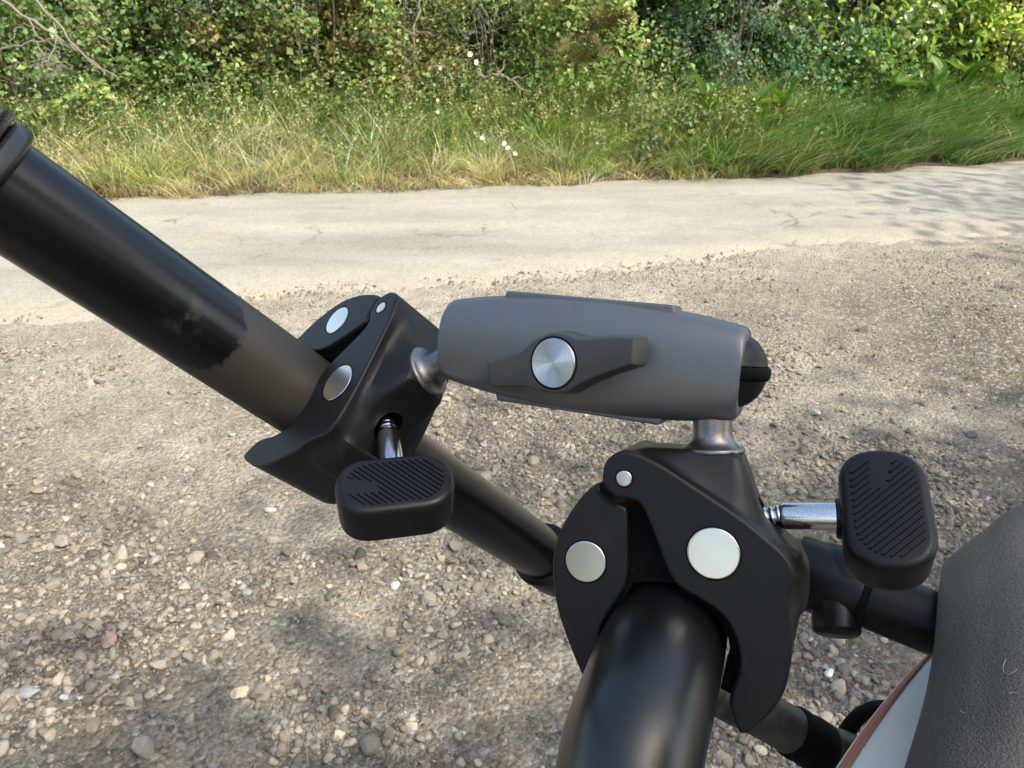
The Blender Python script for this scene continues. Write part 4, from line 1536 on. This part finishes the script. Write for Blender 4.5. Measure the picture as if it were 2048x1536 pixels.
def ridge_mesh(a_, b_, T=14.0):
    d_ = nrm(np.append(b_ - a_, 0))
    s_ = np.array([-d_[1], d_[0], 0])
    A3, B3 = np.append(a_, 0), np.append(b_, 0)
    V = []
    z0, z1 = T / 2 - 0.15, T / 2 + 0.5
    for p_, e in ((A3, d_), (B3, -d_)):
        V += [p_ - s_ * 0.42 + [0, 0, z0], p_ + s_ * 0.42 + [0, 0, z0], p_ + e * 0.25 + s_ * 0.2 + [0, 0, z1], p_ + e * 0.25 - s_ * 0.2 + [0, 0, z1]]
    Fc = [(0, 1, 2, 3), (7, 6, 5, 4), (0, 3, 7, 4), (3, 2, 6, 7), (2, 1, 5, 6)]
    return mesh('ridge', [np.asarray(q) * MM for q in V], Fc)


def disc_mesh(cx, cy, r, w=0.25, dome=0.015):
    prof = [(r, -6.0), (r, w - 0.35), (r - 0.12, w - 0.1), (r - 0.35, w), (r - 0.45, w), (r - 0.6, w), (r * 0.6, w + dome * 0.3), (r * 0.2, w + dome), (0.02, w + dome)]
    return mesh('pin', *lathe([(a_ * MM, b_ * MM) for a_, b_ in prof], 48, (cx * MM, cy * MM, 0), (0, 0, 1)))


def seat_mesh(cx, cy, r):
    prof = [(r - 0.5, 0.02), (r, 0.05), (r + 0.28, 0.05), (r + 0.34, -0.5), (r - 0.5, -0.6)]
    return mesh('pin_seat', *lathe([(a_ * MM, b_ * MM) for a_, b_ in prof], 48, (cx * MM, cy * MM, 0), (0, 0, 1)))


body_c = catmull(BODY, 4, True)
jaw_c = catmull(JAW, 5, True)
body_me = loft(body_c, slices(0, -WID), body_shape, 'clamp_body')
jaw_me = loft(jaw_c, slices(-1.0, -WID + 1.0, 0.8), jaw_shape, 'jaw')
# slot for the screw
tmp = bpy.data.objects.new('tmp_body', body_me)
COL.objects.link(tmp)
bmc = bmesh.new()
ring = stadium(9.6, 7.8, 10) * MM
dirs = SCREW_D
tang = np.array([-dirs[1], dirs[0], 0])
vs0 = [bmc.verts.new(tuple(SCREW_P + tang * (q[1] + 0.0006) + np.array([0, 0, 1]) * q[0] - dirs * 0.011)) for q in ring]
vs1 = [bmc.verts.new(tuple(SCREW_P + tang * (q[1] + 0.0006) + np.array([0, 0, 1]) * q[0] + dirs * 0.02)) for q in ring]
m_ = len(ring)
for j in range(m_):
    bmc.faces.new((vs0[j], vs0[(j + 1) % m_], vs1[(j + 1) % m_], vs1[j]))
bmc.faces.new(vs0[::-1])
bmc.faces.new(vs1)
bmesh.ops.recalc_face_normals(bmc, faces=bmc.faces)
cut_me = bpy.data.meshes.new('tmp_cut')
bmc.to_mesh(cut_me)
bmc.free()
cut = bpy.data.objects.new('tmp_cut', cut_me)
COL.objects.link(cut)
md = tmp.modifiers.new('b', 'BOOLEAN')
md.operation = 'DIFFERENCE'
md.object = cut
md.solver = 'EXACT'
dg = bpy.context.evaluated_depsgraph_get()
body_me = bpy.data.meshes.new_from_object(tmp.evaluated_get(dg))
bpy.data.objects.remove(tmp)
bpy.data.objects.remove(cut)


def pad_mesh(pts, th=1.0, w0=-4.0, w1=-26.0):
    c = catmull(pts, 5)
    t = np.gradient(c, axis=0)
    n_ = np.stack([-t[:, 1], t[:, 0]], -1)
    n_ /= np.linalg.norm(n_, axis=1)[:, None]
    poly = np.concatenate([c, (c + n_ * th)[::-1]])
    return loft(poly, [w0, w1], lambda q, w: q, 'pad')


pad1 = pad_mesh([(12.6, -28.6), (13.4, -26.4), (15.0, -21.2), (14.8, -15.7), (13.0, -10.8), (10.0, -7.4), (6.2, -5.2), (1.2, -2.6)], 2.6)
gap_shade = loft(np.array([(-13.0, 15.0), (-9.0, 15.5), (-6.0, 11.0), (-3.4, 4.0), (-1.0, -1.5), (0.5, -4.0), (-4.0, -3.6), (-9.0, -4.0), (-13.5, -5.2), (-13.0, 0.0)]), [-6.0, -24.0], lambda q, w: q, 'gap_shade_block')  # added black filler; stands in for the shade between jaw and claw
pad2 = pad_mesh([(-11.9, -0.6), (-13.1, -5.6), (-16.5, -11.0), (-18.6, -14.6), (-19.1, -18.7), (-18.9, -25.0), (-18.7, -31.0)], 1.2)

# camera-frame poses of the two clamps (metres): rotation columns = local right, up, out of the face
R2c = np.array([[0.93712, -0.00594, -0.34895], [0.0, 0.99986, -0.01701], [-0.349, -0.01594, -0.93699]])
t2c = np.array([0.03923, -0.04597, 0.178])
R1c = np.array([[0.07659, 0.79895, -0.5965], [-0.74626, 0.44269, 0.49712], [-0.66124, -0.40706, -0.63013]])
t1c = np.array([-0.05793, 0.00453, 0.23097])


def pose(Rc, tc):
    m = np.eye(4)
    m[:3, :3] = MW @ Rc
    m[:3, 3] = W(tc)
    return Matrix([list(r) for r in m])


def make_clamp(label, Rc, tc, long_cam, knob_c):
    KNOB_C = np.array(knob_c) * MM
    e = empty('pipe_clamp', mat=pose(Rc, tc))
    tag(e, label, 'clamp', 'pipe clamps holding the arm')
    b = auto_smooth(obj('body', body_me if not body_me.users else body_me.copy(), M_CLAMP, e), 32, True)
    j = auto_smooth(obj('jaw', jaw_me if not jaw_me.users else jaw_me.copy(), M_CLAMP, e), 32, True)
    smooth_all(obj('pad', pad1, M_PAD, b))
    obj('gap_shade_block', gap_shade, M_PAD, b)
    smooth_all(obj('pad', pad2, M_PAD, j))
    for nm, par, x_, y_, r_, w_ in (('hinge_pin', b, -12.3, 22.7, 2.05, 0.15), ('pivot_pin', b, 9.0, 5.9, 6.2, 0.2), ('pivot_pin', j, -22.4, 1.1, 5.3, -0.85)):
        auto_smooth(obj(nm, disc_mesh(x_, y_, r_, w_), M_DISC, par), 50)
        s_ = obj('pin_seat', seat_mesh(x_, y_, r_), M_PAD, par)
        if w_ < 0:
            s_.location.z = -0.001
    # screw: thread through the gap, smooth shank to the knob
    th = []
    pj = np.array([-22.4, 2.0, -15.0]) * MM
    p0 = np.array([9.0, 9.4, -15.0]) * MM
    obj('spindle', mesh('spindle', *tube([pj, p0], 2.4 * MM, 16)), M_PAD, j)
    L_ = float(np.linalg.norm(SCREW_P - p0))
    sd = nrm(SCREW_P - p0)
    k_ = int(L_ / 0.0004)
    for i in range(k_):
        th.append(((2.55 + (0.3 if (i % 3) else -0.25)) * MM, L_ * i / (k_ - 1) + 0.003 * (i / (k_ - 1))))
    sc = smooth_all(obj('screw', mesh('screw', *lathe(th, 20, p0, sd)), M_CHROME, e))
    shaft_end = KNOB_C
    q0 = SCREW_P + sd * 0.0022
    dd = nrm(shaft_end - q0)
    Ls = float(np.linalg.norm(shaft_end - q0))
    auto_smooth(obj('shank', mesh('shank', *lathe([(2.5 * MM, -0.0006), (3.2 * MM, 0), (3.4 * MM, 0.0008), (3.4 * MM, Ls)], 40, q0, dd)), M_CHROME, sc), 40)
    # knob frame
    l_ = Rc.T @ np.asarray(long_cam, float)
    l_ = nrm(l_ - dd * (l_ @ dd))
    m3 = np.cross(dd, l_)
    if (Rc @ m3)[2] > 0:
        m3 = -m3
    x3 = np.cross(l_, m3)
    km = np.eye(4)
    km[:3, 0], km[:3, 1], km[:3, 2], km[:3, 3] = x3, l_, m3, KNOB_C + dd * 0.0008 - m3 * 0.0012
    k = auto_smooth(obj('knob', knob_mesh(), M_KNOB, e), 30)
    k.matrix_local = Matrix([list(r) for r in km])
    side = np.sign(x3 @ dd)
    auto_smooth(obj('knob_neck', mesh('knob_neck', *lathe([(5.0 * MM, 0.0078), (5.0 * MM, 0.0102), (4.6 * MM, 0.0107), (3.4 * MM, 0.0108)], 36, (0, 0, 0), (-side, 0, 0))), M_KNOB, k), 40)
    for a_, b_ in ridge_spans():
        obj('ridge', ridge_mesh(a_, b_), M_KNOB, k)
    return e


make_clamp('black clamp on the long dusty bar, left end of the grey arm', R1c, t1c, (-1.0, 0.10, 0.0), (46.0, 16.8, -15.0))
make_clamp('black clamp on the thick bent tube, its face turned to the viewer', R2c, t2c, (-0.02, 0.75, 0.66), (46.2, 14.2, -15.0))

# ------------------------------------------------------------------ friction arm
ST1, ST2 = t1c + R1c @ (np.array([8.0, 29.0, -15]) * MM), t2c + R2c @ (np.array([7.4, 29.0, -15]) * MM)
BALL1 = t1c + R1c @ (np.array([8.0, 46.0, -15]) * MM)
BALL2 = t2c + R2c @ (np.array([7.4, 45.5, -15]) * MM)
ea = nrm(BALL2 + np.array([0, 0.0028, 0]) - BALL1)
nf = np.array([0, 0, -1.0])
nf = nrm(nf - ea * (nf @ ea))
bb = np.array([0, 1.0, 0])
bb = nrm(bb - ea * (bb @ ea) - nf * (bb @ nf))
roll = R(7)
nf, bb = nf * math.cos(roll) - bb * math.sin(roll), bb * math.cos(roll) + nf * math.sin(roll)
am = np.eye(4)
Ra = np.stack([ea, bb, nf], -1)
am[:3, :3] = MW @ Ra
AC = BALL1 + ea * 0.0355 + bb * 0.0010
am[:3, 3] = W(AC)
ARM = empty('friction_arm', mat=Matrix([list(r) for r in am]))
tag(ARM, 'dark grey metal arm with lever knob joining the two clamps', 'arm')


def arm_loc(c):
    return Ra.T @ (np.asarray(c) - AC)


HALF = 41.5


def hh(s):
    u = abs(s) / HALF
    base_ = 11.6 + 3.7 * (1 - u ** 2.3)
    e_ = HALF - abs(s)
    return base_ - (1.6 - math.sqrt(max(0, 1.6 ** 2 - (1.6 - min(e_, 1.6)) ** 2)))


def shell(sgn, depth=10.5, seam=0.7):
    V, Fc = [], []
    ss_ = sorted(set(list(np.linspace(-HALF, HALF, 37)) + [-HALF + 0.15, -HALF + 0.5, -HALF + 1.0, HALF - 0.15, HALF - 0.5, HALF - 1.0]))
    m = 29
    for s in ss_:
        H = hh(s)
        for lay in (0, 1):
            for j in range(m):
                a_ = -math.pi / 2 + math.pi * j / (m - 1)
                ca, sa = abs(math.cos(a_)), math.sin(a_)
                y = H * math.copysign(abs(sa) ** 0.78, sa)
                z = seam + (depth - seam) * ca ** 0.72 * (1 - 0.06 * (s / HALF) ** 2)
                if lay:
                    y *= (H - 1.6) / H
                    z = seam + max(0.0, (z - seam) - 1.6 * ca ** 0.3)
                V.append((s * MM, y * MM, sgn * z * MM))
    n_ = len(ss_)
    for i in range(n_ - 1):
        for j in range(m - 1):
            a_ = i * 2 * m + j
            Fc.append((a_, a_ + 1, a_ + 1 + 2 * m, a_ + 2 * m))
            a_ += m
            Fc.append((a_, a_ + 2 * m, a_ + 1 + 2 * m, a_ + 1))
        for j in (0, m - 1):
            a_ = i * 2 * m + j
            Fc.append((a_, a_ + 2 * m, a_ + 3 * m, a_ + m))
    for i in (0, n_ - 1):
        for j in range(m - 1):
            a_ = i * 2 * m + j
            Fc.append((a_, a_ + 1, a_ + 1 + m, a_ + m))
    return mesh('shell', V, Fc)


fs = auto_smooth(obj('front_shell', shell(1), M_ARM, ARM), 50)
bs = auto_smooth(obj('back_shell', shell(-1), M_ARM, ARM), 50)


def rounded_box(x0, x1, y0, y1, z0, z1, name, bw=0.0006, taper=0.0):
    v = []
    for z_ in (z0, z1):
        for (x_, y_) in ((x0, y0), (x1, y0), (x1, y1), (x0, y1)):
            tx = taper if y_ == y1 else 0
            v.append(((x_ + (tx if x_ == x0 else -tx)) * MM, y_ * MM, z_ * MM))
    me = mesh(name, v, [(3, 2, 1, 0), (4, 5, 6, 7), (0, 1, 5, 4), (1, 2, 6, 5), (2, 3, 7, 6), (3, 0, 4, 7)])
    return me


for sg in (1, -1):
    y0, y1 = (12.0, 15.5) if sg > 0 else (-12.0, -15.5)
    o = bevel(obj('spine_strip', rounded_box(-25, 24, y0, y1, -5.0, 5.0, 'spine_strip', taper=1.2), M_ARM, ARM), 0.0006, 3)
obj('core', rounded_box(-34, 34, -10.5, 10.5, -7, 7, 'core'), M_PAD, ARM)
# ball cup showing at the right end, split by a dark band
b2 = arm_loc(BALL2)
cx = (HALF - 5.2) * MM
for sg in (1, -1):
    prof = [(0.2, 10.4), (2.5, 10.1), (5.0, 9.2), (7.2, 7.7), (8.8, 5.8), (9.8, 3.8), (10.25, 2.0), (10.3, 1.9), (9.6, 1.75)]
    smooth_all(obj('ball_cup', mesh('ball_cup', *lathe([(a_ * MM, b_ * MM * sg) for a_, b_ in prof], 48, (cx, 0.0003, -0.0035), (0, 1, 0))), M_CLAMP, ARM))
auto_smooth(obj('cup_band', mesh('cup_band', *lathe([(9.0 * MM, -1.75 * MM), (10.6 * MM, -1.7 * MM), (11.1 * MM, -1.2 * MM), (11.2 * MM, 0), (11.1 * MM, 1.2 * MM), (10.6 * MM, 1.7 * MM), (9.0 * MM, 1.75 * MM)], 56, (cx, 0.0003, -0.0035), (0, 1, 0))), M_PAD, ARM), 50)
smooth_all(obj('ball_cup', mesh('ball_cup', *lathe([(0.2 * MM, -9 * MM), (6 * MM, -7 * MM), (8.6 * MM, -3 * MM), (9 * MM, 0), (8.6 * MM, 3 * MM), (6 * MM, 7 * MM), (0.2 * MM, 9 * MM)], 40, tuple(arm_loc(BALL1)), (0, 1, 0))), M_CLAMP, ARM))
# studs rising from the clamps into the arm
for st, bl in ((ST1, BALL1), (ST2, BALL2)):
    s0_, b0_ = arm_loc(st), arm_loc(bl)
    d0_ = nrm(b0_ - s0_)
    L0_ = float(np.linalg.norm(b0_ - s0_))
    prof = [(8.0, -0.4), (8.1, 0.25), (7.9, 0.5), (7.3, 0.75), (6.3, 1.3), (5.4, 2.3), (5.0, 3.6), (4.9, 5.0), (4.9, L0_ / MM - 2)]
    auto_smooth(obj('ball_stud', mesh('ball_stud', *lathe([(a_ * MM, b_ * MM) for a_, b_ in prof], 56, s0_, d0_)), M_STUD, ARM), 50)

# lever knob: outline traced on a plane in front of the shell, then given thickness
LEV = [(973, 727), (978, 762), (988, 774), (1045, 773), (1072, 781), (1106, 787), (1133, 784), (1161, 768), (1202, 750), (1258, 731), (1267, 724), (1268, 682), (1262, 675),
       (1215, 674), (1168, 677), (1150, 676), (1133, 669), (1106, 665), (1086, 670), (1062, 684), (1038, 704), (982, 722)]
lev_tilt = R(9)
ln_ = nrm(nf * math.cos(lev_tilt) - ea * math.sin(lev_tilt))
lc = AC + nf * 0.0185 - ea * 0.011 + bb * 0.0


def on_plane(px, py, c0, nn):
    r_ = np.array([(px - 1024) / FPX, (768 - py) / FPX, 1.0])
    return r_ * ((c0 @ nn) / (r_ @ nn))


lpts = np.array([arm_loc(on_plane(px, py, lc, ln_)) for px, py in LEV])
lcat = catmull(lpts, 4, True)
lnl = Ra.T @ ln_
cen = lcat.mean(0)
n_ = len(lcat)
V, Fc = [], []
lays = [(0.0, 0.93), (0.25, 0.965), (0.8, 0.99), (1.6, 1.0), (6.5, 1.0), (7.2, 0.97)]
# inset by offset in plane rather than scale
tan = np.roll(lcat, -1, 0) - np.roll(lcat, 1, 0)
inn = np.cross(np.repeat(lnl[None], n_, 0), tan)
inn /= np.linalg.norm(inn, axis=1)[:, None]
if (inn[0] @ (cen - lcat[0])) < 0:
    inn = -inn
for dep, ins in ((0.0, 0.7), (0.1, 0.35), (0.3, 0.12), (0.7, 0.0), (6.8, -0.5), (7.6, 0.2)):
    for q, i_ in zip(lcat, inn):
        V.append(q - lnl * dep * MM + i_ * ins * MM)
for i in range(5):
    for j in range(n_):
        k = (j + 1) % n_
        Fc.append((i * n_ + j, i * n_ + k, (i + 1) * n_ + k, (i + 1) * n_ + j))
me = mesh('lever', V, Fc)
bm = bmesh.new()
bm.from_mesh(me)
bm.verts.ensure_lookup_table()
fa = bm.faces.new([bm.verts[j] for j in range(n_)])
fb = bm.faces.new([bm.verts[5 * n_ + j] for j in range(n_)][::-1])
bmesh.ops.triangulate(bm, faces=[fa, fb])
bm.to_mesh(me)
bm.free()
lever = auto_smooth(obj('lever', me, M_ARMK, ARM), 38)
dc = arm_loc(on_plane(1107, 726, lc, ln_))
prof = [(6.25, -1.0), (6.25, 0.25)]
auto_smooth(obj('disc_seat', mesh('disc_seat', *lathe([(6.75 * MM, -0.5 * MM), (6.75 * MM, 0.05 * MM), (6.4 * MM, 0.08 * MM), (6.2 * MM, -0.3 * MM)], 64, dc, lnl)), M_PAD, lever), 50)
prof = [(6.25, -1.0), (6.25, 0.2), (6.1, 0.35)]
nr = 14
for k in range(nr):
    r_o = 6.0 * (1 - k / nr)
    st_ = 6.0 / nr
    for t in (0.0, 0.25, 0.5, 0.75):
        rr = r_o - st_ * t
        prof.append((max(rr, 0.02), 0.35 + 0.075 * math.cos(2 * math.pi * t)))
prof.append((0.01, 0.38))
smooth_all(obj('lever_disc', mesh('lever_disc', *lathe([(a_ * MM, b_ * MM) for a_, b_ in prof], 96, dc, lnl)), M_RING, lever))
# post between lever and shell
pc = dc - lnl * 0.003
auto_smooth(obj('lever_post', mesh('lever_post', *lathe([(6.6 * MM, -0.012), (6.6 * MM, 0.0)], 40, pc, lnl)), M_ARMK, lever), 50)

# ------------------------------------------------------------------ seat cushion at the right
SC = empty('seat_cushion', tuple(P(2000, 1450, 0.24)))
tag(SC, 'grained dark grey cushion with white and red side panel at right', 'cushion')
SO = np.array(SC.location)


def patch(rows_, nu=8, nv=8):
    """rows of control points -> smooth grid"""
    rows_ = [catmull(r, nu) for r in rows_]
    cols = np.stack(rows_, 0)
    full = np.stack([catmull(cols[:, j], nv) for j in range(cols.shape[1])], 1)
    a_, b_ = full.shape[:2]
    ii = np.arange(a_ * b_).reshape(a_, b_)
    Fq = np.stack([ii[:-1, :-1], ii[:-1, 1:], ii[1:, 1:], ii[1:, :-1]], -1).reshape(-1, 4)
    return full.reshape(-1, 3) - SO, Fq


rows_ = []
for pts in (
    [(1790, 1720, .225), (1762, 1715, .207), (1785, 1712, .196), (1900, 1700, .183), (2100, 1700, .178), (2420, 1700, .19), (2600, 1700, .22)],
    [(1838, 1545, .243), (1808, 1540, .229), (1830, 1538, .217), (1935, 1536, .203), (2100, 1536, .197), (2420, 1536, .208), (2600, 1536, .24)],
    [(1876, 1405, .262), (1848, 1402, .248), (1868, 1398, .236), (1960, 1390, .222), (2110, 1380, .213), (2420, 1380, .223), (2600, 1380, .25)],
    [(1896, 1296, .280), (1868, 1292, .267), (1885, 1286, .256), (1965, 1262, .244), (2110, 1240, .236), (2420, 1240, .245), (2600, 1240, .27)],
    [(1906, 1196, .298), (1877, 1190, .286), (1892, 1180, .277), (1966, 1150, .268), (2100, 1125, .262), (2420, 1110, .268), (2600, 1110, .29)],
    [(1916, 1136, .312), (1888, 1128, .303), (1902, 1112, .297), (1966, 1062, .294), (2075, 1000, .292), (2420, 940, .296), (2600, 930, .31)],
    [(1930, 1150, .328), (1905, 1145, .325), (1920, 1135, .325), (1980, 1090, .325), (2090, 1030, .325), (2420, 975, .33), (2600, 960, .335)],
):
    rows_.append(np.array([P(*q) for q in pts]))
v, f = patch(rows_)
cov = obj('cover', mesh('cover', v, f, True), M_VINYL, SC)
bm = bmesh.new()
bm.from_mesh(cov.data)
ring_e = [e for e in bm.edges if e.is_boundary]
ex = bmesh.ops.extrude_edge_only(bm, edges=ring_e)
nv = [g for g in ex['geom'] if isinstance(g, bmesh.types.BMVert)]
for q in nv:
    q.co += Vector((0.004, 0.0, -0.085))
bmesh.ops.holes_fill(bm, edges=[e for e in bm.edges if e.is_boundary], sides=0)
bmesh.ops.recalc_face_normals(bm, faces=bm.faces)
bm.to_mesh(cov.data)
bm.free()
auto_smooth(cov, 50)
pr = []
for pts in (
    [(1600, 1660, .268), (1690, 1660, .262), (1800, 1670, .258), (1900, 1680, .262)],
    [(1668, 1542, .282), (1740, 1540, .275), (1830, 1545, .270), (1920, 1550, .272)],
    [(1735, 1444, .294), (1795, 1446, .286), (1865, 1450, .281), (1935, 1455, .283)],
    [(1800, 1364, .305), (1838, 1372, .299), (1885, 1378, .295), (1945, 1380, .296)],
    [(1858, 1305, .315), (1875, 1312, .313), (1900, 1318, .311), (1950, 1320, .311)],
    [(1900, 1262, .322), (1910, 1272, .322), (1925, 1280, .322), (1955, 1285, .322)],
):
    pr.append(np.array([P(*q) for q in pts]))
v, f = patch(pr)
sp_ = obj('side_panel', mesh('side_panel', v, f, True), M_WHITE, SC)
so = sp_.modifiers.new('thickness', 'SOLIDIFY')
so.thickness = 0.003
so.offset = -1
# red stripe lying on the panel just inside its rim
nr_ = 8
full = (v + SO).reshape(5 * 8 + 1, 3 * 8 + 1, 3)
ctr = np.array([0, 0, CAM_H])
V, Fc = [], []
for i in range(full.shape[0]):
    for uu in (0.035, 0.16):
        wdt = uu * 1.0
        j = wdt * (full.shape[1] - 1)
        a_ = int(j)
        q = full[i, a_] * (1 - (j - a_)) + full[i, a_ + 1] * (j - a_)
        V.append(q + nrm(ctr - q) * 0.0007 - SO)
for i in range(full.shape[0] - 1):
    Fc.append((2 * i, 2 * i + 1, 2 * i + 3, 2 * i + 2))
st = obj('red_stripe', mesh('red_stripe', V, Fc, True), M_RED, sp_)
so = st.modifiers.new('thickness', 'SOLIDIFY')
so.thickness = 0.0004
so.offset = 0

# lint on the cushion
M_LINT = mat_plastic('pale_lint', (0.32, 0.27, 0.2), 0.9, grain=0.0)
dgc = bpy.context.evaluated_depsgraph_get()
cov_e = cov.evaluated_get(dgc)
for pts in ([(2012, 1318), (2006, 1335), (2012, 1348), (2026, 1345), (2034, 1338)], [(2020, 1388), (2026, 1384), (2034, 1386)], [(1920, 1420), (1926, 1426), (1930, 1424)]):
    pth = []
    for px, py in pts:
        far_p = np.array(P(px, py, 1.0))
        dr = Vector(nrm(far_p - CW))
        o_l = Vector(CW) - Vector(SO)
        hit, loc, nor, _ = cov_e.ray_cast(o_l, dr)
        if hit:
            pth.append(np.array(loc) - np.array(dr) * 0.0006)
    if len(pth) >= 3:
        obj('lint', mesh('lint', *tube(catmull(pth, 4), 0.00011, 6)), M_LINT, cov)
